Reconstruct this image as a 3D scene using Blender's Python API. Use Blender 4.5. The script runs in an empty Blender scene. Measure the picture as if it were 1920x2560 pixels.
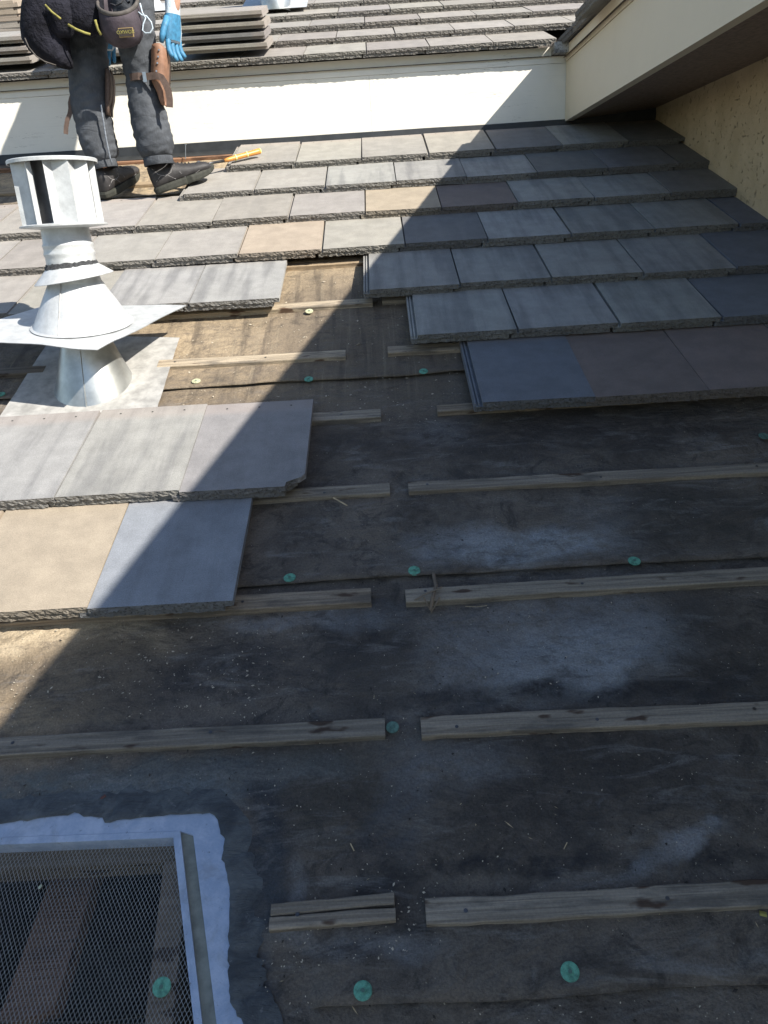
import bpy, math, random
from mathutils import Vector, Matrix, noise
R = math.radians
sc = bpy.context.scene
C = sc.collection
# ------------------------------------------------------------------ camera, light, exposure
TH = math.atan(5/12)                       # roof pitch 5 in 12
CAM = Vector((-0.105, -2.031, 0.423))
RW = Matrix(((0.9982804, -0.0088021, -0.0579542), (-0.0574723, -0.3415448, -0.9381067), (-0.0115367, 0.9398243, -0.3414633)))
FPX = 1905.0
cd = bpy.data.cameras.new('camera'); cam = bpy.data.objects.new('camera', cd); C.objects.link(cam)
cd.sensor_fit = 'VERTICAL'; cd.sensor_height = 36; cd.lens = FPX/2560*36
cd.clip_start = 0.02; cd.clip_end = 500
rot = Matrix((RW[0], -RW[1], -RW[2])).transposed()
cam.matrix_world = Matrix.Translation(CAM) @ rot.to_4x4()
sc.camera = cam
SUN = Vector((1.02, -0.75, 1.0)).normalized()
w = bpy.data.worlds.new('World'); sc.world = w; w.use_nodes = True
nt = w.node_tree; bg = nt.nodes['Background']
sky = nt.nodes.new('ShaderNodeTexSky'); sky.sky_type = 'NISHITA'; sky.sun_disc = False
sky.sun_elevation = math.asin(SUN.z); sky.sun_rotation = math.atan2(SUN.x, SUN.y)
sky.air_density = 1.0; sky.dust_density = 0.6; sky.ozone_density = 1.2
hsv = nt.nodes.new('ShaderNodeHueSaturation'); hsv.inputs['Saturation'].default_value = 1.0; nt.links.new(sky.outputs[0], hsv.inputs['Color']); nt.links.new(hsv.outputs[0], bg.inputs[0]); bg.inputs[1].default_value = 0.102
sd = bpy.data.lights.new('sun', 'SUN'); sd.energy = 5.0; sd.angle = R(0.53); sd.color = (1.0, 0.945, 0.85)
so = bpy.data.objects.new('sun', sd); C.objects.link(so)
so.rotation_euler = SUN.to_track_quat('Z', 'Y').to_euler(); so.location = (6, -5, 6)
sc.view_settings.view_transform = 'Standard'; sc.view_settings.look = 'None'
sc.view_settings.gamma = 1; sc.view_settings.use_curve_mapping = False
sc.view_settings.exposure = 0.85

# ------------------------------------------------------------------ helpers
rnd = random.Random(7)
CT, ST = math.cos(TH), math.sin(TH)
def ray(px, py):
    return RW.transposed() @ Vector(((px-960)/FPX, (py-1280)/FPX, 1))
def onplane(px, py, n, off):
    d = ray(px, py); n = Vector(n); return CAM + d*((off - n.dot(CAM))/n.dot(d))
def rp(px, py, h=0.0):                     # a point of the lower roof, in that roof's own axes (across, up the slope, out)
    q = onplane(px, py, (0, -ST, CT), h)
    return (q.x, q.y*CT + q.z*ST)
def at(px, py, Y):                         # a point at distance Y
    return onplane(px, py, (0, 1, 0), Y)
def W3(x, v, n): return Vector((x, v*CT - n*ST, v*ST + n*CT))
def nz(x, y=0, z=0, s=1): return noise.noise(Vector((x*s, y*s, z*s)))

class MB:
    def __init__(s): s.v = []; s.f = []; s.m = []
    def add(s, vs, fs, m=0):
        b = len(s.v); s.v += [tuple(q) for q in vs]; s.f += [tuple(b+i for i in f) for f in fs]; s.m += [m]*len(fs); return b
    def box(s, a, b, m=0):
        x0, y0, z0 = a; x1, y1, z1 = b
        s.add([(x0,y0,z0),(x1,y0,z0),(x1,y1,z0),(x0,y1,z0),(x0,y0,z1),(x1,y0,z1),(x1,y1,z1),(x0,y1,z1)],
              [(3,2,1,0),(4,5,6,7),(0,1,5,4),(1,2,6,5),(2,3,7,6),(3,0,4,7)], m)
    def obox(s, p, ax, ay, az, m=0):        # oriented box: corner point and three edge vectors
        p = Vector(p); ax = Vector(ax); ay = Vector(ay); az = Vector(az)
        s.add([p, p+ax, p+ax+ay, p+ay, p+az, p+ax+az, p+ax+ay+az, p+ay+az],
              [(3,2,1,0),(4,5,6,7),(0,1,5,4),(1,2,6,5),(2,3,7,6),(3,0,4,7)], m)
    def rings(s, rs, closed=True, caps=(True, True), m=0):   # loft over rings of equal length
        n = len(rs[0]); b = len(s.v)
        for r in rs: s.v += [tuple(q) for q in r]
        for i in range(len(rs)-1):
            for j in range(n if closed else n-1):
                k = (j+1) % n
                s.f.append((b+i*n+j, b+i*n+k, b+(i+1)*n+k, b+(i+1)*n+j)); s.m.append(m)
        if caps[0]: s.f.append(tuple(b+j for j in reversed(range(n)))); s.m.append(m)
        if caps[1]: s.f.append(tuple(b+(len(rs)-1)*n+j for j in range(n))); s.m.append(m)
    def tube(s, pts, rad, n=8, m=0, flat=1.0, caps=True):
        pts = [Vector(p) for p in pts]; rs = []; up = None
        for i, p in enumerate(pts):
            t = (pts[min(i+1, len(pts)-1)] - pts[max(i-1, 0)]).normalized()
            if up is None:
                up = Vector((0,0,1)) if abs(t.z) < .9 else Vector((0,1,0))
            a = t.cross(up).normalized(); up = a.cross(t).normalized()
            r = rad[i] if isinstance(rad, (list, tuple)) else rad
            rs.append([p + a*math.cos(2*math.pi*k/n)*r + up*math.sin(2*math.pi*k/n)*r*flat for k in range(n)])
        s.rings(rs, caps=(caps, caps), m=m)
    def slab(s, outline, z0, z1, step=.008, rough=None, rows=3, m=0, mside=None, zj=0, seed=0):
        pts = []
        n = len(outline)
        for i in range(n):
            a = Vector(outline[i]); b = Vector(outline[(i+1) % n])
            k = max(1, int((b-a).length/step)) if (rough and (rough(a) or rough(b)) and rough((a+b)/2)) else 1
            for j in range(k): pts.append(a + (b-a)*j/k)
        rs = []
        for r in range(rows+1):
            z = z1 + (z0-z1)*r/rows; ring = []
            for q in pts:
                x, y = q.x, q.y; zz = z
                if rough and rough(q):
                    d = rough(q)
                    x += d*nz(q.x*90+seed, q.y*90, z*130)*(.5 if r == 0 else 1)
                    y += d*(.8*nz(q.x*75+seed*3, q.y*120+9, z*90) + 1.0*nz(q.x*210+seed, q.y*300, z*230) + 1.5*max(0, nz(q.x*120+seed*5, 7, z*110)-.18))*(.22 if r == 0 else 1)
                    if r == rows: zz += zj*nz(q.x*60+seed*7, 3)
                ring.append((x, y, zz))
            rs.append(ring)
        mm = m if mside is None else mside
        k = len(pts); b = len(s.v)
        for ring in rs: s.v += ring
        for r in range(rows):
            for j in range(k):
                t = (j+1) % k
                s.f.append((b+r*k+j, b+(r+1)*k+j, b+(r+1)*k+t, b+r*k+t)); s.m.append(mm if min(pts[j].y, pts[t].y) < .03 and max(pts[j].y, pts[t].y) < .08 else m)
        s.f.append(tuple(b+j for j in range(k))); s.m.append(m)
        s.f.append(tuple(b+rows*k+j for j in reversed(range(k)))); s.m.append(m)
    def mesh(s, name, mats, smooth=False):
        me = bpy.data.meshes.new(name); me.from_pydata(s.v, [], s.f); me.validate(clean_customdata=False)
        for q in (mats if isinstance(mats, (list, tuple)) else [mats]): me.materials.append(q)
        if len(s.m) == len(me.polygons):
            for p, mi in zip(me.polygons, s.m): p.material_index = mi
        if smooth:
            me.polygons.foreach_set('use_smooth', [True]*len(me.polygons))
        me.update(); return me
    def build(s, name, mats, parent=None, smooth=False, **k):
        return put(name, s.mesh(name, mats, smooth), parent, **k)
def put(name, me, parent=None, loc=(0,0,0), rotx=0, rotz=0, label=None, cat=None, group=None, kind=None, color=None):
    o = bpy.data.objects.new(name, me); C.objects.link(o)
    o.location = loc; o.rotation_euler = (rotx, 0, rotz)
    if parent: o.parent = parent
    tag(o, label, cat, group, kind)
    if color: o.color = color
    return o
def tag(o, label=None, cat=None, group=None, kind=None):
    if label: o['label'] = label
    if cat: o['category'] = cat
    if group: o['group'] = group
    if kind: o['kind'] = kind
    return o
def autosmooth(me, ang=35):
    import bmesh
    bm = bmesh.new(); bm.from_mesh(me)
    for f in bm.faces: f.smooth = True
    for e in bm.edges:
        if len(e.link_faces) == 2 and e.calc_face_angle(0) > R(ang): e.smooth = False
    bm.to_mesh(me); bm.free()

# ------------------------------------------------------------------ materials
class NT:
    def __init__(s, name):
        s.mat = bpy.data.materials.new(name); s.mat.use_nodes = True
        s.t = s.mat.node_tree; s.b = s.t.nodes['Principled BSDF']; s.b.inputs['Roughness'].default_value = .8
        s.tc = s.n('ShaderNodeTexCoord'); s.obj = s.tc.outputs['Object']
    def n(s, ty, **k):
        o = s.t.nodes.new(ty)
        for a, b in k.items(): setattr(o, a, b)
        return o
    def l(s, a, b): s.t.links.new(a, b)
    def setin(s, sock, val):
        if isinstance(val, bpy.types.NodeSocket): s.l(val, sock)
        else: sock.default_value = val
    def math(s, op, a, b=None, c=None, clamp=False):
        o = s.n('ShaderNodeMath', operation=op, use_clamp=clamp); s.setin(o.inputs[0], a)
        if b is not None: s.setin(o.inputs[1], b)
        if c is not None: s.setin(o.inputs[2], c)
        return o.outputs[0]
    def vec(s, op, a, b=None):
        o = s.n('ShaderNodeVectorMath', operation=op); s.setin(o.inputs[0], a)
        if b is not None: s.setin(o.inputs[1], b)
        return o.outputs['Value'] if op in ('LENGTH', 'DOT_PRODUCT') else o.outputs[0]
    def noise(s, v, scale, detail=4, rough=.6, dist=0):
        o = s.n('ShaderNodeTexNoise'); s.l(v, o.inputs['Vector']); o.inputs['Scale'].default_value = scale
        o.inputs['Detail'].default_value = detail; o.inputs['Roughness'].default_value = rough; o.inputs['Distortion'].default_value = dist
        return o.outputs['Fac']
    def ramp(s, f, lo, hi, a=0.0, b=1.0, smooth=True):
        o = s.n('ShaderNodeMapRange'); o.interpolation_type = 'SMOOTHSTEP' if smooth else 'LINEAR'
        s.setin(o.inputs['Value'], f); o.inputs['From Min'].default_value = lo; o.inputs['From Max'].default_value = hi
        o.inputs['To Min'].default_value = a; o.inputs['To Max'].default_value = b; return o.outputs[0]
    def mix(s, f, a, b, mode='MIX'):
        o = s.n('ShaderNodeMix', data_type='RGBA', blend_type=mode); s.setin(o.inputs[0], f)
        for i, q in ((6, a), (7, b)):
            if isinstance(q, (tuple, list)): q = (*q, 1) if len(q) == 3 else q
            s.setin(o.inputs[i], q)
        return o.outputs[2]
    def col(s, c): s.setin(s.b.inputs['Base Color'], c if isinstance(c, bpy.types.NodeSocket) else (*c, 1))
    def bump(s, h, strength=.3, dist=.002, prev=None):
        o = s.n('ShaderNodeBump'); s.l(h, o.inputs['Height']); o.inputs['Strength'].default_value = strength
        o.inputs['Distance'].default_value = dist
        if prev: s.l(prev, o.inputs['Normal'])
        s.l(o.outputs[0], s.b.inputs['Normal']); return o.outputs[0]
    def scaled(s, v, sc_): return s.vec('MULTIPLY', v, sc_)

def concrete(name, butt=False):
    m = NT(name); oi = m.n('ShaderNodeObjectInfo')
    off = m.vec('ADD', m.obj, m.vec('MULTIPLY', m.scaled((0,0,0), (0,0,0)), (0,0,0)))
    cmb = m.n('ShaderNodeCombineXYZ'); m.l(m.math('MULTIPLY', oi.outputs['Random'], 37), cmb.inputs[0]); m.l(m.math('MULTIPLY', oi.outputs['Random'], 91), cmb.inputs[1])
    p = m.vec('ADD', m.obj, cmb.outputs[0])
    base = oi.outputs['Color']
    st = m.noise(m.scaled(p, (16, 1.6, 16)), 1, 4, .6)
    st = m.ramp(st, .42, .66, 0, 1)
    st = m.math('MULTIPLY', st, oi.outputs['Alpha'])
    c = m.mix(st, base, (.12, .12, .125))
    cl = m.ramp(m.noise(p, 13, 6, .72), .3, .72, .85, 1.09)
    g = m.ramp(m.noise(p, 330, 3, .7), .25, .75, .80, 1.17)
    f = m.math('MULTIPLY', cl, g)
    c = m.mix(1.0, c, m.vec('MULTIPLY', m.n('ShaderNodeCombineXYZ').outputs[0], (1,1,1)), 'ADD')
    hs = m.n('ShaderNodeHueSaturation'); m.l(c, hs.inputs['Color']); m.l(f, hs.inputs['Value']); c = hs.outputs[0]
    vo = m.n('ShaderNodeTexVoronoi'); m.l(p, vo.inputs['Vector']); vo.inputs['Scale'].default_value = 60
    sp = m.ramp(vo.outputs['Distance'], .05, .10, 1, 0)
    pick = m.math('GREATER_THAN', m.noise(p, 41, 2), .62)
    c = m.mix(m.math('MULTIPLY', m.math('MULTIPLY', sp, pick), .7), c, (.05, .045, .04))
    vo2 = m.n('ShaderNodeTexVoronoi'); m.l(m.vec('ADD', p, (3, 3, 3)), vo2.inputs['Vector']); vo2.inputs['Scale'].default_value = 85
    sp2 = m.ramp(vo2.outputs['Distance'], .04, .09, 1, 0)
    pick2 = m.math('GREATER_THAN', m.noise(p, 29, 2), .66)
    c = m.mix(m.math('MULTIPLY', m.math('MULTIPLY', sp2, pick2), .6), c, (.55, .52, .46))
    if not butt:
        xyz = m.n('ShaderNodeSeparateXYZ'); m.l(m.obj, xyz.inputs[0])
        hd = m.ramp(m.math('ADD', xyz.outputs[1], m.math('MULTIPLY', m.noise(p, 14), .03)), .36, .40, 0, .30)
        c = m.mix(hd, c, (.36, .29, .25))
    else:
        c = m.mix(.5, c, (.15, .14, .125)); c = m.mix(m.ramp(m.noise(p, 150, 4, .7), .50, .66, 0, .75), c, (.045, .04, .036))  # front edges coloured darker, imitating shade on the face and in its pits
    m.col(c); m.b.inputs['Roughness'].default_value = .88
    n1 = m.bump(m.noise(p, 420 if not butt else 190, 5, .75), .35 if not butt else 1.0, .0015 if not butt else .006)
    return m.mat
M_TILE = concrete('tile_concrete'); M_BUTT = concrete('tile_edge_concrete', True)
def plain(name, col, rough=.8, metal=0, nscale=40, var=.18, bump=.15, bd=.001, stretch=(1,1,1), spec=.5):
    m = NT(name); p = m.scaled(m.obj, stretch)
    f = m.ramp(m.noise(p, nscale, 5, .65), .25, .75, 1-var, 1+var)
    hs = m.n('ShaderNodeHueSaturation'); hs.inputs['Color'].default_value = (*col, 1); m.l(f, hs.inputs['Value'])
    m.col(hs.outputs[0]); m.b.inputs['Roughness'].default_value = rough; m.b.inputs['Metallic'].default_value = metal
    m.b.inputs['Specular IOR Level'].default_value = spec
    if bump: m.bump(m.noise(p, nscale*4, 4), bump, bd)
    return m.mat
M_HOLE = plain('nail_hole_dark', (.02, .018, .016), bump=0)

def felt_material():
    m = NT('roofing_felt'); p = m.obj
    big = m.noise(p, 1.7, 5, .6); med = m.noise(p, 6, 6, .65, .4); fine = m.noise(p, 45, 5, .7); grit = m.noise(p, 260, 3, .7); mid = m.noise(m.scaled(p, (1, 1.6, 1)), 15, 6, .7, .5)
    warp = m.n('ShaderNodeTexNoise'); m.l(p, warp.inputs['Vector']); warp.inputs['Scale'].default_value = 7; warp.inputs['Detail'].default_value = 5
    wv = m.vec('MULTIPLY', m.vec('SUBTRACT', warp.outputs['Color'], (.5, .5, .5)), (.22, .16, 0))
    pw = m.vec('ADD', p, wv)
    c = m.mix(m.ramp(med, .3, .7), (.072, .060, .050), (.150, .124, .100))
    c = m.mix(m.ramp(fine, .45, .75, 0, .5), c, (.15, .13, .11)); c = m.mix(m.ramp(m.noise(p, 14, 6, .75, 1.0), .50, .66, 0, .75), c, (.032, .028, .026)); c = m.mix(m.ramp(m.noise(m.vec('ADD', p, (4, 7, 0)), 11, 7, .75, .6), .56, .74, 0, .5), c, (.20, .185, .17))
    def patch(c, px, py, rx, ry, col, amt, ang=0, soft=.55):
        x, v = rp(px*1.1573, py*1.1573, -.078)
        d = m.vec('SUBTRACT', pw, (x, v, 0))
        if ang:
            vr = m.n('ShaderNodeVectorRotate', rotation_type='Z_AXIS'); m.l(d, vr.inputs['Vector']); vr.inputs['Angle'].default_value = -R(ang); d = vr.outputs[0]
        d = m.vec('LENGTH', m.vec('MULTIPLY', d, (1/rx, 1/ry, 0)))
        f = m.ramp(d, 1-soft, 1+soft, amt, 0)
        f = m.math('MULTIPLY', f, m.math('MULTIPLY', m.ramp(fine, .25, .65, .6, 1.1), m.ramp(mid, .3, .6, .35, 1.15)))
        return m.mix(m.math('MINIMUM', f, 1.0), c, col)
    tan = (.34, .265, .175); brown = (.18, .138, .092); dark = (.026, .024, .025); gry = (.22, .22, .225); lgr = (.31, .33, .35)
    c = patch(c, 560, 700, .75, .62, brown, .85, soft=.4)
    c = patch(c, 470, 690, .55, .34, tan, .85, soft=.5)
    c = patch(c, 700, 590, .25, .12, tan, .8)
    c = patch(c, 300, 380, .9, .30, (.37, .285, .18), .95, soft=.4)
    c = patch(c, 40, 1430, .26, .20, (.34, .255, .155), .9)
    c = patch(c, 60, 1360, .22, .06, (.46, .38, .27), .8)
    c = patch(c, 760, 700, .30, .30, (.13, .102, .075), .8)
    c = patch(c, 930, 850, .28, .12, (.13, .105, .08), .7)
    c = patch(c, 950, 940, .08, .05, gry, .7)
    c = patch(c, 1150, 935, .7, .10, (.045, .037, .033), .8)
    c = patch(c, 1250, 1420, .20, .065, lgr, .95, 12)
    c = patch(c, 1180, 1380, .28, .12, gry, .6, 10)
    c = patch(c, 1130, 1185, .22, .055, lgr, .75)
    c = patch(c, 990, 1160, .10, .05, gry, .6)
    c = patch(c, 1330, 1120, .10, .08, gry, .35)
    c = patch(c, 1480, 1120, .18, .12, (.045, .040, .034), .7)
    c = patch(c, 1560, 1400, .12, .14, (.05, .042, .035), .7)
    c = patch(c, 1200, 1490, .34, .025, dark, .8)
    c = patch(c, 800, 1370, .10, .10, dark, .7)
    c = patch(c, 820, 1440, .07, .06, (.14, .12, .10), .45)
    c = patch(c, 300, 1460, .45, .08, (.03, .028, .030), .7)
    c = patch(c, 700, 1340, .2, .03, gry, .5)
    c = patch(c, 1200, 1690, .30, .12, (.036, .031, .028), .7)
    c = patch(c, 860, 1850, .05, .14, dark, .8, -8)
    c = patch(c, 700, 1750, .10, .08, (.05, .044, .036), .7)
    c = patch(c, 1000, 1650, .10, .05, gry, .45)
    c = patch(c, 880, 1680, .06, .12, gry, .35)
    c = patch(c, 1130, 1860, .20, .02, dark, .85)
    c = patch(c, 1560, 1860, .12, .02, dark, .8)
    c = patch(c, 1535, 1815, .05, .018, gry, .8, 18)
    c = patch(c, 1480, 1855, .07, .015, gry, .55, 25)
    c = patch(c, 780, 2020, .10, .02, gry, .5)
    c = patch(c, 1060, 2010, .12, .012, (.13, .115, .10), .5)
    # sealant smears round the vent opening
    mast = (.055, .062, .072)
    c = patch(c, 210, 1690, .46, .045, (.085, .095, .095), .85, soft=.3)
    c = patch(c, 420, 1680, .20, .035, (.16, .18, .19), .7)
    c = patch(c, 545, 1840, .035, .10, mast, .9)
    c = patch(c, 560, 1800, .06, .14, (.028, .030, .036), .85)
    c = patch(c, 545, 2080, .035, .13, mast, .9)
    c = patch(c, 600, 1640, .30, .04, (.075, .068, .058), .6)
    c = patch(c, 640, 1960, .02, .05, gry, .5)
    # rain streaks running down the slope
    rs_ = m.noise(m.scaled(p, (26, 2.2, 1)), 1, 4, .6)
    xyz = m.n('ShaderNodeSeparateXYZ'); m.l(p, xyz.inputs[0])
    up = m.ramp(xyz.outputs[1], 0, .35, 0, 1)
    c = m.mix(m.math('MULTIPLY', m.ramp(rs_, .48, .68, 0, .62), m.ramp(up, 0, 1, .12, 1)), c, (.075, .058, .044))
    smr = m.noise(m.scaled(p, (2.2, 9, 1)), 2.4, 7, .72, .8)
    c = m.mix(m.math('MULTIPLY', m.ramp(smr, .52, .68, 0, .5), m.ramp(up, 0, 1, 1, .25)), c, (.21, .20, .19))
    c = m.mix(m.ramp(m.noise(m.scaled(p, (3, 7, 1)), 3.1, 6, .7, .5), .55, .70, 0, .55), c, (.040, .033, .029))
    rs2 = m.noise(m.scaled(p, (60, 1.5, 1)), 1, 3, .6)
    c = m.mix(m.math('MULTIPLY', m.ramp(rs2, .56, .68, 0, .4), up), c, (.28, .23, .16))
    # grit
    hs = m.n('ShaderNodeHueSaturation'); m.l(c, hs.inputs['Color']); m.l(m.math('MULTIPLY', m.ramp(grit, .2, .8, .72, 1.3), m.ramp(big, .3, .7, .85, 1.15)), hs.inputs['Value']); c = hs.outputs[0]
    vo = m.n('ShaderNodeTexVoronoi'); m.l(p, vo.inputs['Vector']); vo.inputs['Scale'].default_value = 75
    sp = m.math('MULTIPLY', m.ramp(vo.outputs['Distance'], .05, .14, 1, 0), m.math('GREATER_THAN', m.noise(p, 23, 3), .60))
    c = m.mix(m.math('MULTIPLY', sp, .6), c, (.34, .30, .24))
    m.col(c); m.b.inputs['Roughness'].default_value = .82
    n1 = m.bump(m.noise(m.scaled(p, (1, 1.5, 1)), 6, 4, .55, .5), .9, .03)
    m.bump(m.noise(p, 110, 5, .75), .8, .005, n1)
    return m.mat
M_FELT = felt_material()

def wood(name, cols, grain=1.0, stain=.5):
    m = NT(name); oi = m.n('ShaderNodeObjectInfo')
    cmb = m.n('ShaderNodeCombineXYZ'); m.l(m.math('MULTIPLY', oi.outputs['Random'], 53), cmb.inputs[0]); m.l(m.math('MULTIPLY', oi.outputs['Random'], 17), cmb.inputs[1])
    p = m.vec('ADD', m.obj, cmb.outputs[0])
    g = m.noise(m.scaled(p, (3, 120, 120)), 1, 5, .65, .6)
    c = m.mix(m.ramp(g, .3, .7), cols[0], cols[1])
    b = m.noise(m.scaled(p, (5, 22, 22)), 1, 4, .6)
    c = m.mix(m.ramp(b, .52, .66, 0, stain+.25), c, cols[2])
    k = m.noise(m.scaled(p, (9, 30, 30)), 1, 3, .5)
    c = m.mix(m.ramp(k, .61, .68, 0, .9), c, (.060, .030, .018))
    hs = m.n('ShaderNodeHueSaturation'); m.l(c, hs.inputs['Color']); m.l(m.ramp(m.noise(p, 200, 3, .7), .2, .8, .85, 1.15), hs.inputs['Value'])
    cc = m.mix(1.0, hs.outputs[0], oi.outputs['Color'], 'MULTIPLY')
    m.col(cc); m.b.inputs['Roughness'].default_value = .85
    m.bump(g, .9*grain, .004); return m.mat
M_BATTEN = wood('batten_wood', ((.20, .172, .140), (.40, .35, .285), (.115, .105, .095)))
M_RAFTER = wood('rafter_wood', ((.22, .15, .10), (.30, .22, .15), (.10, .07, .05)))

def paint(name, col, cracks=True, dirt=.25):
    m = NT(name); p = m.obj
    c = m.mix(m.ramp(m.noise(p, 5, 5, .65), .35, .75, 0, dirt), col, tuple(q*.72 for q in col))
    if cracks:
        g = m.noise(m.scaled(p, (1.3, 1, 26)), 1, 5, .6, .3)
        ln = m.ramp(m.math('ABSOLUTE', m.math('SUBTRACT', g, .52)), 0, .004, 1, 0)
        msk = m.ramp(m.noise(p, 3, 2), .48, .6)
        f = m.math('MULTIPLY', ln, msk)
        c = m.mix(m.math('MULTIPLY', f, .75), c, (.16, .13, .10))
        gr = m.noise(m.scaled(p, (4, 4, 150)), 1, 4, .6)
        c = m.mix(m.ramp(gr, .5, .8, 0, .18), c, tuple(q*.6 for q in col))
        m.bump(m.math('SUBTRACT', gr, f), .35, .0015)
    else: m.bump(m.noise(p, 90, 4, .7), .2, .001)
    m.col(c); m.b.inputs['Roughness'].default_value = .6
    return m.mat
M_WHITE = paint('white_board_paint', (.78, .745, .665))
M_CREAM = paint('cream_fascia_paint', (.73, .63, .47), cracks=False, dirt=.12)
def stucco():
    m = NT('stucco'); p = m.obj
    n1 = m.noise(p, 42, 4, .6, .6)
    hole = m.ramp(n1, .60, .68)
    c = m.mix(m.ramp(m.noise(p, 6, 4), .3, .7), (.52, .395, .235), (.63, .49, .31))
    c = m.mix(m.math('MULTIPLY', hole, .5), c, (.20, .14, .08))
    m.col(c); m.b.inputs['Roughness'].default_value = .92
    b1 = m.bump(m.math('SUBTRACT', m.noise(p, 160, 4, .7), m.math('MULTIPLY', hole, 1.6)), .8, .004)
    return m.mat
M_STUCCO = stucco()
M_SOFFIT = plain('soffit_rough_board', (.27, .20, .155), nscale=60, var=.3, bump=.6, bd=.004)
M_GALV = plain('galvanised_sheet', (.46, .47, .455), rough=.36, metal=.8, nscale=14, var=.22, bump=.05)
M_VPAINT = plain('vent_white_paint', (.52, .535, .54), rough=.42, metal=.15, nscale=26, var=.16, bump=.22, bd=.003)
M_DIRTYFL = plain('dirty_flashing_metal', (.40, .39, .37), rough=.6, metal=.15, nscale=22, var=.30, bump=.25, bd=.002)
M_VGREY = plain('vent_grey_inside', (.20, .20, .21), rough=.5, metal=.4, bump=.05)
M_MASTIC = plain('black_mastic', (.05, .052, .056), rough=.9, nscale=120, var=.5, bump=1, bd=.004)
M_FLANGE = NT('weathered_flange_paint')
def _fl():
    m = M_FLANGE; p = m.obj
    c = m.mix(m.ramp(m.noise(p, 28, 5, .7), .35, .7), (.30, .37, .50), (.42, .48, .60))
    c = m.mix(m.ramp(m.noise(p, 11, 6, .7, .8), .52, .72, 0, .5), c, (.22, .24, .27))
    c = m.mix(m.ramp(m.noise(p, 90, 4, .7), .64, .72, 0, .8), c, (.12, .12, .12))
    m.col(c); m.b.inputs['Roughness'].default_value = .75; m.bump(m.noise(p, 220, 4, .7), .5, .002)
_fl(); M_FLANGE = M_FLANGE.mat
M_OLIVE = plain('dull_channel_metal', (.20, .205, .175), rough=.6, nscale=30, var=.3, bump=.3)
M_SCREEN = plain('screen_wire', (.30, .30, .28), rough=.5, metal=.3, bump=0)
M_BLACKMETAL = plain('black_flashing', (.022, .024, .026), rough=.5, nscale=20, var=.3, bump=.1)
M_CAPGREEN = plain('green_plastic_cap', (.10, .29, .205), rough=.55, nscale=110, var=.5, bump=.4)
M_CAPOLD = plain('faded_green_cap', (.09, .17, .14), nscale=120, var=.4)
M_CAPDUST = plain('dusty_pale_cap', (.42, .42, .27), rough=.7, nscale=160, var=.3, bump=.2)
M_STEEL = plain('steel', (.45, .45, .45), rough=.3, metal=.9, var=.2, bump=.05)
M_DKSTEEL = plain('dark_steel', (.10, .10, .105), rough=.35, metal=.8, var=.3, bump=.1)
M_HANDLE = plain('hammer_wood', (.62, .27, .06), rough=.4, nscale=30, var=.25, bump=.1, stretch=(1, 8, 8))
M_YELLOW = plain('yellow_cap', (.75, .70, .25), rough=.5, bump=0)
def denim():
    m = NT('black_denim'); p = m.obj
    c = m.mix(m.ramp(m.noise(p, 9, 6, .65), .3, .75), (.032, .036, .043), (.085, .093, .106))
    c = m.mix(m.ramp(m.noise(m.scaled(p, (60, 60, 8)), 4, 4, .7), .5, .8, 0, .5), c, (.14, .155, .175))
    m.col(c); m.b.inputs['Roughness'].default_value = .9
    b = m.bump(m.noise(m.scaled(p, (6, 6, 12)), 1.6, 4, .5, 1.2), .5, .015)
    m.bump(m.noise(p, 500, 2), .3, .001, b); return m.mat
M_DENIM = denim()
M_SEAM = plain('denim_worn_seam', (.17, .19, .22), rough=.9, nscale=150, var=.45, bump=.5)
M_SHOE = plain('shoe_black_leather', (.028, .026, .027), rough=.6, nscale=45, var=.4, bump=.5, bd=.002)
M_PIPING = plain('grey_piping', (.22, .21, .21), rough=.7, bump=0)
M_SOLE = plain('shoe_sole_rubber', (.030, .031, .024), rough=.8, nscale=60, var=.4, bump=.4)
M_POUCH = plain('pouch_dark_leather', (.052, .040, .050), rough=.8, nscale=18, var=.45, bump=.5, bd=.004)
M_POUCH2 = plain('pouch_black_fabric', (.014, .014, .020), rough=.95, nscale=14, var=.6, bump=1, bd=.012, spec=.2)
M_RIM = plain('pouch_rim_leather', (.085, .075, .068), rough=.8, nscale=40, var=.3, bump=.4)
M_TRIM = plain('yellow_trim', (.26, .235, .06), rough=.8, nscale=60, var=.4, bump=.2)
M_LEATHER = plain('brown_leather', (.22, .115, .07), rough=.65, nscale=25, var=.3, bump=.35, bd=.002)
M_STRAP = plain('strap_leather', (.095, .062, .048), rough=.7, nscale=60, var=.3, bump=.3)
M_GBLUE = plain('glove_blue_latex', (.045, .19, .33), rough=.6, nscale=70, var=.3, bump=.5)
M_GKNIT = plain('glove_grey_knit', (.48, .56, .62), rough=.9, nscale=160, var=.3, bump=.6)
M_LIME = plain('lime_sleeve', (.52, .78, .04), rough=.9, nscale=40, var=.15, bump=.3)
M_SKIN = plain('skin', (.45, .26, .18), rough=.6, bump=.1)
M_HAIR = plain('dark_hair', (.03, .02, .015), rough=.8, nscale=120, var=.4, bump=.5)
M_ATTIC = plain('attic_darkness', (.025, .022, .02), nscale=30, var=.5, bump=.8, bd=.01)  # attic darkness put into the colour
M_STRAW = plain('dry_straw', (.48, .37, .22), rough=.85, nscale=80, var=.35, bump=0)
M_CHIP = plain('pale_chips', (.46, .40, .31), rough=.9, nscale=90, var=.4, bump=0)
M_DCHIP = plain('dark_chips', (.035, .03, .026), rough=.9, nscale=90, var=.4, bump=0)

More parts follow.
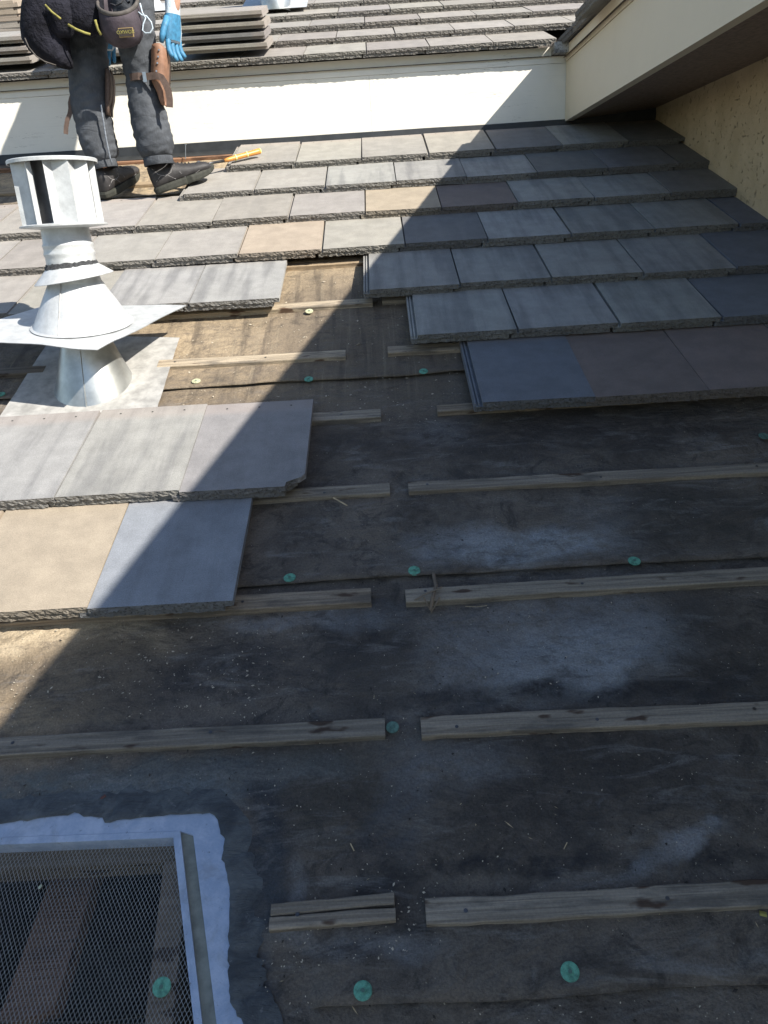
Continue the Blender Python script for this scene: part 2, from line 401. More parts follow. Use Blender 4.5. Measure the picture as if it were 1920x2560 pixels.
# ------------------------------------------------------------------ roof tiles
TW, TL, TT = .2995, .42, .030
DROP = .039
TILT = -math.atan(DROP/TL)
def tile_mesh(seed, wd=TW, chip=None, notch=True):
    mb = MB(); r = random.Random(seed)
    def rough(q): return .0030 if q.y < .012 else 0
    def rough2(q):
        if q.y < .012: return .0030
        return .0028 if chip and q.x > wd-.06 and q.y < .075 else 0
    o1 = [(0, 0), (wd, 0), (wd, TL), (0, TL)]
    o2 = [(-.021, .004), (wd-.022, .002), (wd-.022, TL), (-.021, TL)]
    if not notch: o2 = [(-.021, .004), (wd-.001, .002), (wd-.001, TL-.002), (-.021, TL-.002)]
    if chip:
        o1 = [(0, 0), (wd-.046, 0), (wd-.044, .017), (wd-.030, .026), (wd-.013, .034), (wd, .050), (wd, TL), (0, TL)]
        o2 = [(-.021, .004), (wd-.050, .002), (wd-.047, .021), (wd-.034, .030), (wd-.022, .044), (wd-.022, TL), (-.021, TL)]
    elif r.random() < .45 and wd > .2:      # small spall near a front corner
        cx = r.choice([.02, wd-.03]) + r.uniform(-.01, .02); d = r.uniform(.003, .007)
        o2 = [(-.021, .004), (cx-.03, .003), (cx-.01, d), (cx+.012, d*1.3)] + ([(cx+.03, .003)] if cx+.03 < wd-.03 else []) + [(wd-.022, .002), (wd-.022, TL), (-.021, TL)]
    mb.slab(o1, -.0150, 0, step=.006, rough=rough2, rows=4, mside=1, seed=seed)
    mb.slab(o2, -TT, -.0143, step=.006, rough=rough2, rows=4, mside=1, zj=.0024, seed=seed)
    for x0 in (-.0205, -.0115):
        mb.box((x0, .008, -.014), (x0+.0045, TL-.003, -.0075))
    for k in range(3):                      # nail holes near the head
        cx, cy = wd*(.2+.3*k), TL-.028
        ring = [(cx+.0032*math.cos(a*math.pi/3), cy+.0032*math.sin(a*math.pi/3), .0006) for a in range(6)]
        mb.add(ring, [tuple(range(6))], 2)
    # lug under the head
    mb.box((wd*.3, TL-.02, -.030), (wd*.5, TL-.004, -TT+.001))
    return mb.mesh('roof_tile', [M_TILE, M_BUTT, M_HOLE])
VAR = [tile_mesh(11+i*13) for i in range(9)]
COL = {'G': (.312, .292, .262, .12), 'S': (.305, .300, .285, .50), 'B': (.165, .175, .205, .05), 'T': (.345, .288, .218, .03),
       'N': (.205, .165, .145, .10), 'D': (.185, .182, .182, .30), 'P': (.295, .272, .243, .12), 'H': (.20, .185, .18, .35)}
def tile_color(k):
    r, g, b, a = COL[k]; f = rnd.uniform(.93, 1.07)
    return (r*f, g*f*rnd.uniform(.985, 1.015), b*f*rnd.uniform(.97, 1.03), a)

# ------------------------------------------------------------------ lower roof: deck, felt, battens, tiles
NF = -.078
XR = 1.335                                   # stucco wall plane
# hole in the deck
hole = [(-1.75, -1.135), (-.478, -1.135), (-.40, -1.44), (-.40, -1.75), (-1.75, -1.75)]
def in_hole(x, v, g=0.0):
    if v > -1.135+g or v < -1.75-g or x < -1.02-g: return False
    xe = -.478 + (-1.135-v)*.245 if v > -1.75 else -.33
    return x < xe+g
lower_roof = bpy.data.objects.new('lower_roof', None)
def deck_mesh():
    mb = MB(); xs = [-4.2+.05*i for i in range(111)] ; xs = [x for x in xs if x < XR] + [XR]
    vs = [-3.4+.045*i for i in range(130)]; vs = [v for v in vs if v < 2.43] + [2.43]
    nx = len(xs)
    for z in (NF-.006, NF-.020):
        b = len(mb.v); mb.v += [(x, v, z) for v in vs for x in xs]
        for j in range(len(vs)-1):
            for i in range(nx-1):
                if in_hole((xs[i]+xs[i+1])/2, (vs[j]+vs[j+1])/2, .012): continue
                mb.f.append((b+j*nx+i, b+j*nx+i+1, b+(j+1)*nx+i+1, b+(j+1)*nx+i)); mb.m.append(0)
    return mb.mesh('lower_roof', plain('deck_plywood', (.20, .14, .085), nscale=12, var=.3))
lower_roof = put('lower_roof', deck_mesh(), None, kind='structure'); lower_roof.rotation_euler = (TH, 0, 0)
# felt courses, each lapped over the one below, with a wavy free edge
laps = [-3.4, -2.2, -1.39, -.578, .235, 1.045, 1.855]
for k, v0 in enumerate(laps):
    v1 = min(v0 + .90 if k else -2.15, 2.43)
    mb = MB(); dx = .02; nx = int((XR+3.4)/dx); xs = [XR - dx*(nx-i) for i in range(nx+1)]
    nv = max(4, int((v1-v0)/.02))
    for j in range(nv+1):
        t = j/nv
        for x in xs:
            e = .008*nz(x*2.1+k*9, 1.3) + .005*nz(x*8, k*3.3) + .0015*nz(x*40, k)
            v = v0 + (v1-v0)*t + e*(1-t)**6
            z = NF + .0055*(1-t)**1.2 + .0035*nz(x*5, v*5, k)*min(1, t*6) + .0012*nz(x*22, v*22, k)
            if t < .08: z += (.006+max(0, .014*nz(x*3.3+5, k*7)))*(1-t/.08)
            if v0 == -1.39 and x < -.255 and t < .1: z = NF-.001
            mb.v.append((x, v, z))
    w_ = nx+1
    for j in range(nv):
        for i in range(nx):
            a = mb.v[j*w_+i]
            if in_hole(a[0]+dx/2, a[1]+.01, .012): continue
            mb.f.append((j*w_+i, j*w_+i+1, (j+1)*w_+i+1, (j+1)*w_+i)); mb.m.append(0)
    b = len(mb.v); mb.v += [(x, y, z-.0028) for (x, y, z) in mb.v[:w_]]
    for i in range(nx):
        mb.f.append((b+i, b+i+1, i+1, i)); mb.m.append(0)
    mb.build('felt_sheet', M_FELT, lower_roof, smooth=True)
# battens: (left x, right x, lower edge v, slope, tint)
def batten(x0, x1, v, dv=0, tint=(1, 1, 1), wd=.038, seed=0, split=0, label=None):
    mb = MB(); L = x1-x0; n = max(6, int(L/.015)); rs = []
    for i in range(n+1):
        t = i/n; x = t*L
        c = v + dv*t + .0045*nz(x*2.6+seed, 2) ; a = .0018*nz(x*11+seed, 5)+.0012*nz(x*40+seed, 6); b2 = .0018*nz(x*13+seed, 8)+.0010*nz(x*45, seed)
        h = NF + .018 + .0014*nz(x*4+seed, 11)
        e = 0
        if i == 0 or i == n: e = (.004+.010*split)*(1 if i == 0 else -1)
        ch = .0018
        rs.append([(x+e*r_, c_, z_) for r_, c_, z_ in (
            (nz(seed, 1), c+a, NF-.001), (nz(seed, 2), c+a, h-ch), (nz(seed, 3), c+a+ch, h), (nz(seed, 4), c+wd*.33, h+.0004), (nz(seed, 5), c+wd*.66, h),
            (nz(seed, 6), c+wd+b2-ch, h), (nz(seed, 7), c+wd+b2, h-ch), (nz(seed, 8), c+wd+b2, NF-.001))])
    mb.rings(rs)
    mb.build('batten', M_BATTEN, lower_roof, loc=(x0, 0, 0), color=(*tint, 1), label=label)
GW = (.62, .62, .62); DKW = (.50, .47, .45); LT = (1.35, 1.27, 1.15); MD = (.85, .83, .80)
batten(-.328, -.136, -1.287, .004, (.80, .77, .74), .0185, 1, .5, 'lower half of the short split batten')
batten(-.327, -.137, -1.2665, .0065, (.62, .60, .58), .0175, 31, .9, 'upper half of the short split batten')
batten(-.090, 1.33, -1.290, .004, (.86, .85, .84), .038, 2)
batten(-2.4, -.142, -.965, -.004, GW, .038, 3)
batten(-.076, 1.33, -.975, -.008, (.80, .78, .76), .040, 4)
batten(-2.4, -.162, -.652, 0, (.78, .72, .66), .042, 5, .4)
batten(-.088, 1.33, -.657, .010, (.80, .79, .77), .038, 6, .5)
batten(-2.4, -.109, -.304, 0, MD, .038, 7)
batten(-.063, 1.33, -.301, -.010, (.78, .76, .74), .036, 8)
batten(-2.4, -.123, .017, 0, MD, .040, 9, .8)
batten(.035, 1.33, .024, .012, (.68, .62, .55), .034, 10, 2.2)
batten(-.809, -.223, .352, -.008, (1.25, 1.18, 1.05), .040, 11, 1.5)
batten(-2.4, -1.168, .36, 0, DKW, .040, 12)
batten(-.092, 1.33, .352, 0, (.95, .88, .78), .040, 13, .5)
batten(-2.4, -.133, .677, .004, (1.2, 1.13, 1.0), .038, 14)
batten(-.10, 1.33, .69, 0, MD, .038, 15)
for k_, v_ in enumerate((1.005, 1.33, 1.655, 1.985, 2.33)):
    batten(-2.4, 1.33, v_, 0, (1.0, .86, .68) if k_ < 4 else (.8, .5, .36), .040, 20+k_)

def row(v, xs, kinds, end=None, dn=0):
    """one course: left edges, a colour letter for each, optional cut right end"""
    n = len(xs)
    for i, x in enumerate(xs):
        nxt = xs[i+1] if i+1 < n else None
        if nxt is None and end is not None and end - x < TW:
            me = tile_mesh(300+i, wd=end-x, notch=False)
        else: me = VAR[rnd.randrange(len(VAR))]
        o = put('roof_tile', me, lower_roof, loc=(x+.003, v+rnd.uniform(-.005, .005), dn+rnd.uniform(-.0018, .0018)), color=tile_color(kinds[i]))
        o.rotation_euler = (TILT+rnd.uniform(-.006, .006), rnd.uniform(-.006, .006), rnd.uniform(-.006, .006))
XE = 1.331
row(-.033, [.148, .448, .749, 1.052], 'BNND', XE)
row(.343, [-.002, .305, .614, .921, 1.227], 'SSSBB', XE)
row(.664, [-.143, .163, .469, .776, 1.082], 'SSSSB', XE)
row(.646, [-2.27, -1.964, -1.658, -1.352, -1.049, -.745], 'GPGGSS')
row(1.008, [-2.148, -1.842, -1.536, -1.23, -.924, -.617, -.308, -.004, .300, .607, .914, 1.221], 'GGPGGTGDSSSB', XE)
row(1.338, [-2.29, -1.984, -1.678, -1.371, -1.065, -.759, -.451, -.146, .158, .462, .767, 1.071], 'GPGGGPGTNSSD', XE)
row(1.655, [-.930, -.622, -.314, -.010, .293, .596, .900, 1.205], 'GGSSSDDD', XE)
row(1.985, [-.766, -.461, -.154, .157, .466, .771, 1.076], 'GGGPDSD', XE)
row(-.318, [-1.832, -1.526, -1.219, -.915], 'GSSS')
o = put('roof_tile', tile_mesh(77, chip=True), lower_roof, loc=(-.612, -.326, 0), color=(.25, .24, .24, .2), label='grey tile with its lower right corner broken off')
o.rotation_euler = (TILT, 0, -.004)
row(-.680, [-1.658, -1.352, -1.046], 'GTT')
o = put('roof_tile', VAR[3], lower_roof, loc=(-.742, -.678, 0), color=(.235, .25, .275, .25), label='blue grey tile overlapped by two tiles above it')
o.rotation_euler = (TILT, 0, 0)
# plastic cap nails
def cap_nail(px, py, mat, rad=.0135, n=NF+.0105, par=None):
    x, v = rp(px*1.1573, py*1.1573, n)
    mb = MB(); k = 20
    prof = [(rad, 0), (rad, .0012), (rad*.82, .0018), (rad*.38, .0016), (rad*.34, .0026), (0.0008, .0028)]
    mb.rings([[(r_*math.cos(2*math.pi*j/k), r_*math.sin(2*math.pi*j/k), z_) for j in range(k)] for r_, z_ in prof], caps=(False, True))
    mb.add([(rad*.22*math.cos(2*math.pi*j/8), rad*.22*math.sin(2*math.pi*j/8), .0034) for j in range(8)], [tuple(range(8))], 1)
    o = mb.build('cap_nail', [mat, M_CAPOLD], par or lower_roof, loc=(x, v, n+.001), smooth=False); o.rotation_euler = (rnd.uniform(-.10, .10), rnd.uniform(-.10, .10), rnd.uniform(0, 3))
    return o
for a in [(626, 1249, M_CAPGREEN), (895, 1234, M_CAPGREEN), (1370, 1213, M_CAPGREEN), (784, 2141, M_CAPGREEN), (1231, 2100, M_CAPGREEN),
          (915, 803, M_CAPGREEN), (667, 820, M_CAPGREEN), (424, 824, M_CAPDUST), (772*1.0, 776, M_CAPDUST) if False else (668, 673, M_CAPDUST), (1650, 943, M_CAPOLD), (2, 853, M_CAPGREEN)]:
    cap_nail(*a)
cap_nail(848, 1572, M_CAPOLD, .012)

# ------------------------------------------------------------------ vent opening with screen
vo_ = put('vent_opening', None, None, loc=W3(-.6, -1.2, NF), cat='vent')
vo_['label'] = 'pale painted vent opening with diamond mesh screen beside the felt'
vo_.rotation_euler = (TH, 0, 0); VO = Vector((-.6, -1.2, NF))
def vq(x, v, n): return (x-VO.x, v-VO.y, n-VO.z)
def edge_x(v, off0, slope): return off0 + (-1.135-v)*slope
mb = MB()
vb = -1.80
# flange: torn outer outline, inner edge at the channel
outl = [rp(px, py, NF+.006) for px, py in [(-400, 2078), (-150, 2066), (0, 2059), (60, 2052), (120, 2042), (170, 2038), (195, 2029), (212, 2038), (222, 2042), (262, 2043), (268, 2053), (274, 2062),
        (285, 2052), (320, 2048), (380, 2041), (440, 2036), (500, 2033), (536, 2034), (550, 2050), (557, 2075), (560, 2090), (568, 2094), (566, 2125), (562, 2145), (570, 2170), (577, 2200), (582, 2235), (581, 2290),
        (579, 2350), (578, 2400), (580, 2480), (588, 2515), (605, 2540), (625, 2580), (640, 2700), (650, 2900)]]
inn = [rp(px, py, NF+.006) for px, py in [(-400, 2110), (452, 2080), (484, 2090), (545, 2580), (580, 2900)]]
def resample(a, n):
    a = [Vector(q) for q in a]; d = [0]
    for i in range(1, len(a)): d.append(d[-1] + (a[i]-a[i-1]).length)
    out = []
    for k in range(n+1):
        t = d[-1]*k/n; i = 1
        while i < len(a)-1 and d[i] < t: i += 1
        f = (t-d[i-1])/max(1e-9, d[i]-d[i-1]); out.append(a[i-1].lerp(a[i], f))
    return out
def corner_split(a, idx, n1, n2): return resample(a[:idx+1], n1)[:-1] + resample(a[idx:], n2)
oo = corner_split(outl, 18, 60, 70); ii = corner_split(inn, 2, 60, 70)
rs = []
for k in range(len(oo)):
    jx, jy = .0016*nz(k*.9, 3), .0018*nz(k*.8, 9)
    rs.append([vq(oo[k].x+jx, oo[k].y+jy, NF+.0035), vq(oo[k].x+jx, oo[k].y+jy, NF+.0105+.001*nz(k*.3)), vq(ii[k].x, ii[k].y, NF+.0095), vq(ii[k].x, ii[k].y, NF+.002)])
mb.rings(rs, closed=False, caps=(False, False)); mb.build('flange', M_FLANGE, vo_)
mb = MB(); rs = []
M_SEAL = NT('grey_sealant'); _p = M_SEAL.obj
_c = M_SEAL.mix(M_SEAL.ramp(M_SEAL.noise(_p, 16, 6, .7, .6), .35, .65), (.050, .056, .064), (.115, .125, .130))
_c = M_SEAL.mix(M_SEAL.ramp(M_SEAL.noise(_p, 60, 5, .7), .60, .70, 0, .6), _c, (.20, .20, .20)); M_SEAL.col(_c)
M_SEAL.bump(M_SEAL.noise(M_SEAL.scaled(_p, (1, 2.5, 1)), 26, 6, .7, 1), .8, .008)
for k in range(len(oo)):
    a = oo[max(0, k-1)]; c_ = oo[min(len(oo)-1, k+1)]; t_ = (c_-a).normalized(); nrm_ = Vector((-t_.y, t_.x)) if len(t_) == 2 else Vector((-t_.y, t_.x, 0))
    nrm_ = Vector((-t_.y, t_.x)); q_ = Vector((oo[k].x, oo[k].y))
    wd_ = .050+.022*nz(k*.21, 5)+.010*nz(k*.9, 2); i_ = -.0035+.004*nz(k*.7, 8)
    rr = []
    for f_, z_ in ((0, .0125), (.03, .0150), (.25, .0120+.002*nz(k*.4, 1)), (.6, .0085+.002*nz(k*.4, 6)), (1, .0035)):
        s_ = q_ + nrm_*(i_+f_*wd_); rr.append(vq(s_.x, s_.y, NF+z_))
    rs.append(rr)
mb.rings(rs, closed=False, caps=(False, False)); mb.build('sealant', M_SEAL.mat, vo_, smooth=True)
# channel (dull, recessed) down the right side, then the folded white lip
def strip(name, pa, pb, na, nb, mat, lowa=None, lowb=None, seg=30):
    A = resample([rp(*q, na) for q in pa], seg); B = resample([rp(*q, nb) for q in pb], seg); m_ = MB(); rr = []
    for a, b in zip(A, B):
        ring = []
        if lowa is not None: ring.append(vq(a.x, a.y, lowa))
        ring += [vq(a.x, a.y, na), vq(b.x, b.y, nb)]
        if lowb is not None: ring.append(vq(b.x, b.y, lowb))
        rr.append(ring)
    m_.rings(rr, closed=False, caps=(False, False)); return m_.build(name, mat, vo_)
strip('channel', [(450, 2078), (508, 2580), (535, 2900)], [(494, 2086), (555, 2580), (590, 2900)], NF+.0045, NF+.0055, M_OLIVE)
strip('lip', [(433, 2094), (487, 2580), (512, 2900)], [(450, 2076), (508, 2580), (535, 2900)], NF+.009, NF+.011, M_FLANGE, NF-.03, NF+.002)
strip('lip', [(-400, 2128), (433, 2094)], [(-400, 2108), (450, 2078)], NF+.009, NF+.010, M_FLANGE, NF-.03, NF+.002)
for x0_, x1_, v0_, v1_ in ((-1.13, -1.015, -1.86, -1.05), (-1.015, -.25, -1.86, -1.742)):
    mb = MB(); mb.box(vq(x0_, v0_, NF+.001), vq(x1_, v1_, NF+.0085)); mb.build('flange', M_FLANGE, vo_)
for x0_, x1_, v0_, v1_ in ((-1.028, -1.014, -1.742, -1.10), (-1.028, -.33, -1.755, -1.742)):
    mb = MB(); mb.box(vq(x0_, v0_, NF-.03), vq(x1_, v1_, NF+.0115)); mb.build('lip', M_FLANGE, vo_)
# expanded metal: long strands zigzagging so that diamonds open between them
mb = MB(); x_l, x_r = -1.02, -.36; v_b, v_t = -1.74, -1.138
cw, ch = .0066, .0110; nr = int((v_t-v_b)/(ch/2)); hw = .00040
xi0 = int((x_r-x_l)/cw)
for j in range(nr//1):
    pass
ncol = int((x_r-x_l)/(cw/2))
for i in range(0, ncol):
    xa = x_l + i*cw/2; seg = int((v_t-v_b)/(ch/2)); prev = None
    # one strand: zigzag between xa and xa+cw/2 up the slope; neighbours mirror it
    for j in range(seg+1):
        v = v_b + j*ch/2; x = xa + (cw/2 if (i+j) % 2 else 0)
        ve = edge_x(v, -.4945, .245)
        if x > ve + .004: prev = None; continue
        z = NF+.004+.0015*nz(x*9, v*9)
        cur = [vq(x-hw, v, z), vq(x+hw, v, z)]
        if prev is not None:
            b = len(mb.v); mb.v += prev + cur; mb.f.append((b, b+1, b+3, b+2)); mb.m.append(0)
        prev = cur
o = mb.build('mesh_screen', M_SCREEN, vo_); o['kind'] = 'stuff'
# rafters and attic under the opening (part of the lower roof)
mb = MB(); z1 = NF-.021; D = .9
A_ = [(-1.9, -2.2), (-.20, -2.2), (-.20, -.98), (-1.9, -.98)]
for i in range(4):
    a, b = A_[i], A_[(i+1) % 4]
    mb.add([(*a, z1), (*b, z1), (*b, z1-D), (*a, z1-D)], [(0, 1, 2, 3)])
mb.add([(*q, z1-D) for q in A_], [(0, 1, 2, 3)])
mb.build('attic_dark_box', M_ATTIC, lower_roof)  # added closed box, near black, so light enters only by the opening
def beam(pa, pb, wv, hv, name='rafter', color=(1, 1, 1, 1)):
    m_ = MB(); a, b = Vector(pa), Vector(pb)
    d = (b-a)
    loc = a; m_.obox((0, 0, 0), d, wv, hv); m_.build(name, M_RAFTER, lower_roof, loc=tuple(loc), color=color)
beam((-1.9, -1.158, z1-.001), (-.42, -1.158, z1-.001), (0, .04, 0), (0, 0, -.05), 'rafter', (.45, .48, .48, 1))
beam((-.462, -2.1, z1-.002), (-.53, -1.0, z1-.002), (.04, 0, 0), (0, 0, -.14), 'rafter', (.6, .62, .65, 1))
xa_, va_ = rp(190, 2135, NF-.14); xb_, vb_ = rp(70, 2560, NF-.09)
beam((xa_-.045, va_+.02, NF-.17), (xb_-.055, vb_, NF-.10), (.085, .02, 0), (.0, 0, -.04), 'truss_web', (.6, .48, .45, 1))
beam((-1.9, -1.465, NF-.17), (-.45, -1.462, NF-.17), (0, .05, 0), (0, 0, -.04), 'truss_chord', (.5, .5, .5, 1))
cap_nail(350, 2133, M_CAPGREEN, .0135, NF+.0065, None)

# ------------------------------------------------------------------ back wall board, flashing
YW = 2.241
def board(name, x0, x1, y0, y1, z0, z1, mat, parent, axis='x', **k):
    m_ = MB(); n = max(2, int(((x1-x0) if axis == 'x' else (y1-y0))/.06)); rs = []
    for i in range(n+1):
        t = i/n; j = .0012*nz(t*9+z0, 4); j2 = .0012*nz(t*11+z1, 8)
        if axis == 'x':
            x = x0+(x1-x0)*t; rs.append([(x, y0, z0+j), (x, y1, z0+j), (x, y1, z1+j2), (x, y0, z1+j2)])
        else:
            y = y0+(y1-y0)*t; rs.append([(x0, y, z0+j), (x0, y, z1+j2), (x1, y, z1+j2), (x1, y, z0+j)])
    m_.rings(rs); return m_.build(name, mat, parent, **k)
upper_roof = put('upper_roof', None, None, loc=(0, YW, 1.2), label='upper tiled roof with white fascia board rising behind the worker', cat='roof')
def U(o): return o
def ub(name, x0, x1, y0, y1, z0, z1, mat): return board(name, x0, x1, y0-YW, y1-YW, z0-1.2, z1-1.2, mat, upper_roof)
ub('fascia_board', -3.2, -.0994, YW, YW+.045, .905, 1.1640, M_WHITE)
ub('fascia_board', -.0985, .90, YW, YW+.045, .905, 1.1640, M_WHITE)
ub('trim_board', -3.2, .90, YW-.003, YW+.045, 1.165, 1.236, M_WHITE)
# black base flashing along the foot of the board
mb = MB(); rs = []
for i in range(61):
    x = -3.2+4.1*i/60; j = .002*nz(x*3, 1)
    rs.append([(x, YW-.006+j, .914+j), (x, YW-.008+j, .911+j), (x, YW-.012+j, .872), (x, YW-.055, .848)])
mb.rings(rs, closed=False, caps=(False, False))
mb.build('wall_flashing', M_BLACKMETAL, None, label='black metal flashing strip along the foot of the white board', cat='flashing')
# wall filling under the eave behind the flashing
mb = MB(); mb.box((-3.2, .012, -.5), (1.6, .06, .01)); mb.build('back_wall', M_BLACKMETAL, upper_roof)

mb = MB(); mb.box((.80, -.070, -.002), (.868, .03, .044)); mb.build('valley_sun_block', M_BUTT, upper_roof)  # added block closing the corner gap so sun stays off the trim
UY, UZ = 2.165, 1.258
def utile(x, k, color, me=None, dv=0):
    v = .332*k + dv
    o = put('roof_tile', me or VAR[rnd.randrange(len(VAR))], upper_roof, loc=(x, UY-YW+v*CT, UZ-1.2+v*ST), color=color)
    o.rotation_euler = (TH+TILT+rnd.uniform(-.004, .004), rnd.uniform(-.003, .003), rnd.uniform(-.004, .004))
for k in range(7):
    x0 = -2.82 if k % 2 == 0 else -2.99+.02
    xs = [(-.4065-.305*8 + .305*i) + (0 if k % 2 == 0 else -.1525) for i in range(14)]
    for x in xs:
        if x > .80+.30*k: continue
        utile(x, k, tile_color(rnd.choice('GGGPPGGG')) if True else None)
mb = MB(); mb.add([(-3.3, UY+.06, UZ-.065), (3.2, UY+.06, UZ-.065), (3.2, UY+4, UZ-.085+4*ST/CT), (-3.3, UY+4, UZ-.085+4*ST/CT)], [(0, 1, 2, 3)])
for i, q in enumerate(mb.v): mb.v[i] = (q[0], q[1]-YW, q[2]-1.2)
mb.build('roof_deck', M_FELT, upper_roof)

# ------------------------------------------------------------------ right hand wing: stucco wall, soffit, fascia, eave tiles
XF = .873
wing = put('house_wing', None, None, loc=(XR, 0, .9), label='cream stucco wing with deep eave and fascia at the upper right', cat='house')
WO = Vector((XR, 0, .9))
def wq(p): return (p[0]-WO.x, p[1]-WO.y, p[2]-WO.z)
mb = MB(); y0, y1, zt = -3.3, 2.42, .945
ny = 300; nzz = 60
for j in range(ny+1):
    y = y1 + (y0-y1)*j/ny; zb = y*ST/CT - .10
    for i in range(nzz+1):
        z = zb + (zt-zb)*(i/nzz)
        d = .0026*nz(y*30, z*30, 1) + .003*max(0, nz(y*55, z*42, 5))
        mb.v.append(wq((XR-d, y, z)))
for j in range(ny):
    for i in range(nzz):
        a = j*(nzz+1)+i; mb.f.append((a, a+1, a+nzz+2, a+nzz+1)); mb.m.append(0)
mb.build('stucco_wall', M_STUCCO, wing, smooth=True)
def wb(name, x0, x1, ya, yb, z0, z1, mat): return board(name, x0-WO.x, x1-WO.x, ya, yb, z0-.9, z1-.9, mat, wing, axis='y')
wb('fascia_board', XF, XF+.038, -3.3, YW-.004, .905, 1.166, M_CREAM)
wb('trim_board', XF-.004, XF+.038, -3.3, YW-.008, 1.1685, 1.236, M_CREAM)
mb = MB(); mb.add([wq(q) for q in [(XF+.03, -3.3, .912), (XR+.02, -3.3, .944), (XR+.02, 2.6, .944), (XF+.03, 2.6, .912)]], [(0, 1, 2, 3)])
mb.build('soffit', M_SOFFIT, wing)
mb = MB(); mb.box(wq((XF+.04, YW+.03, .6)), wq((XR+.3, YW+.10, .95))); mb.build('end_wall', M_STUCCO, wing)
# wing roof: its eave tiles overhang the fascia; tiles run along y
XE2, ZE2 = .825, 1.262
for k in range(3):
    for i in range(19):
        y = 2.245 - .305*(i+1) + (.15 if k % 2 else 0)
        if k and i > 17: continue
        o = put('roof_tile', VAR[rnd.randrange(len(VAR))], wing, loc=wq((XE2+.332*k*CT, y, ZE2+.332*k*ST)), color=tile_color(rnd.choice('DHGD')))
        # tile's own y axis points up the slope (+x), its x axis along -y .. so rotate about z by -90 degrees
        o.location = wq((XE2+.332*k*CT-(.06 if (k == 0 and i == 2) else 0), y+.305, ZE2+.332*k*ST-(.025 if (k == 0 and i == 2) else 0))); o.rotation_euler = (TH+TILT, 0, -math.pi/2)
mb = MB(); mb.add([wq(q) for q in [(XE2+.02, -3.3, ZE2-.085), (XE2+.02, 2.2, ZE2-.085), (XE2+3.4, 5.6, ZE2-.085+3.4*ST/CT), (XE2+3.4, -3.3, ZE2-.085+3.4*ST/CT)]], [(0, 1, 2, 3)])
mb.build('roof_deck', M_FELT, wing)

# ------------------------------------------------------------------ tall roof vent
BX, BY, BZ = -.988, .285, .049-.012
vent = put('roof_vent', None, None, loc=(BX, BY, BZ), label='tall white metal roof vent with louvred cap and loose flashing cone', cat='vent')
def circ(cx, cy, cz, r, n=48, tx=0, ty=0, ph=0):
    return [(cx+r*math.cos(2*math.pi*k/n+ph), cy+r*math.sin(2*math.pi*k/n+ph), cz+tx*r*math.cos(2*math.pi*k/n+ph)+ty*r*math.sin(2*math.pi*k/n+ph)) for k in range(n)]
# lower flashing sheet on the felt
mb = MB(); q = [(-.768, .528), (-.765, .120), (-1.225, .120), (-1.205, .60)]
N_ = 14; g = []
for j in range(N_+1):
    for i in range(N_+1):
        a = Vector(q[3]).lerp(Vector(q[0]), i/N_); b = Vector(q[2]).lerp(Vector(q[1]), i/N_); c = b.lerp(a, j/N_)
        p_ = W3(c.x + .002*nz(j*1.1, 5)*(i in (0, N_)), c.y+.002*nz(i*1.1, 2)*(j in (0, N_)), NF+.0165+.002*nz(c.x*8, c.y*8)+(.004 if i == N_ else 0)*max(0, nz(j*.6, 1)))
        g.append(tuple(p_ - Vector((BX, BY, BZ))))
mb.v = g
for j in range(N_):
    for i in range(N_):
        a = j*(N_+1)+i; mb.f.append((a, a+1, a+N_+2, a+N_+1)); mb.m.append(0)
mb.build('base_flashing', M_DIRTYFL, vent, smooth=True)
tr = ST/CT
mb = MB(); rs = []
for t in [i/10 for i in range(11)]:
    r_ = .124+(.068-.124)*t; z_ = -.012 + (.150+.012)*t; rs.append(circ(0, 0, z_, r_, ty=tr*(1-t)))
rs.insert(0, circ(0, 0, -.013, .128, ty=tr)); rs.insert(0, circ(0, 0, -.016, .136, ty=tr))
mb.rings(rs, caps=(False, False)); me = mb.mesh('lower_cone', M_GALV); autosmooth(me, 40); cone = put('lower_cone', me, vent)
mb = MB(); a0 = R(-90+4)
mb.tube([(.1245*math.cos(a0), .1245*math.sin(a0), -.012+tr*.1245*math.sin(a0)), (.070*math.cos(a0), .070*math.sin(a0), .15)], .0028, 6); mb.build('seam', M_GALV, cone)
mb = MB(); mb.tube([(BX*0, 0, .06), (0, 0, .47)], .0675, 48); me = mb.mesh('pipe', M_VPAINT)
mb = MB(); rs = [circ(0, 0, z_, r_) for z_, r_ in [(.06, .0665), (.30, .0665), (.302, .0675), (.372, .0675), (.380, .0675), (.385, .0700), (.390, .0700), (.395, .0680), (.404, .0680), (.409, .0695), (.413, .0695), (.417, .066), (.47, .0645)]]
mb.rings(rs, caps=(False, True)); me = mb.mesh('pipe', M_VPAINT); autosmooth(me, 50); put('pipe', me, vent)
# loose upper flashing: plate and cone resting askew
gx, gy = -.05, .187-.479*.05
zc = .180
mb = MB(); n_ = Vector((-gx, -gy, 1)); off = n_.dot(Vector((BX, BY, BZ+zc+.008)))
P = [onplane(*p_, n_, off) - Vector((BX, BY, BZ)) for p_ in [(466, 762), (243, 874), (-153, 843), (111, 765)]]
N_ = 12; top = []
for j in range(N_+1):
    for i in range(N_+1):
        a = P[3].lerp(P[0], i/N_); b = P[2].lerp(P[1], i/N_); c = b.lerp(a, j/N_)
        e = max(abs(i/N_-.5), abs(j/N_-.5))*2
        top.append(c + Vector((0, 0, .004*nz(c.x*9, c.y*9)*e)))
for dz in (0, -.0015):
    b = len(mb.v); mb.v += [tuple(c+Vector((0, 0, dz))) for c in top]
    for j in range(N_):
        for i in range(N_):
            a = b+j*(N_+1)+i; mb.f.append((a, a+1, a+N_+2, a+N_+1)); mb.m.append(0)
plate = mb.build('flashing_plate', M_VPAINT, vent, smooth=True)
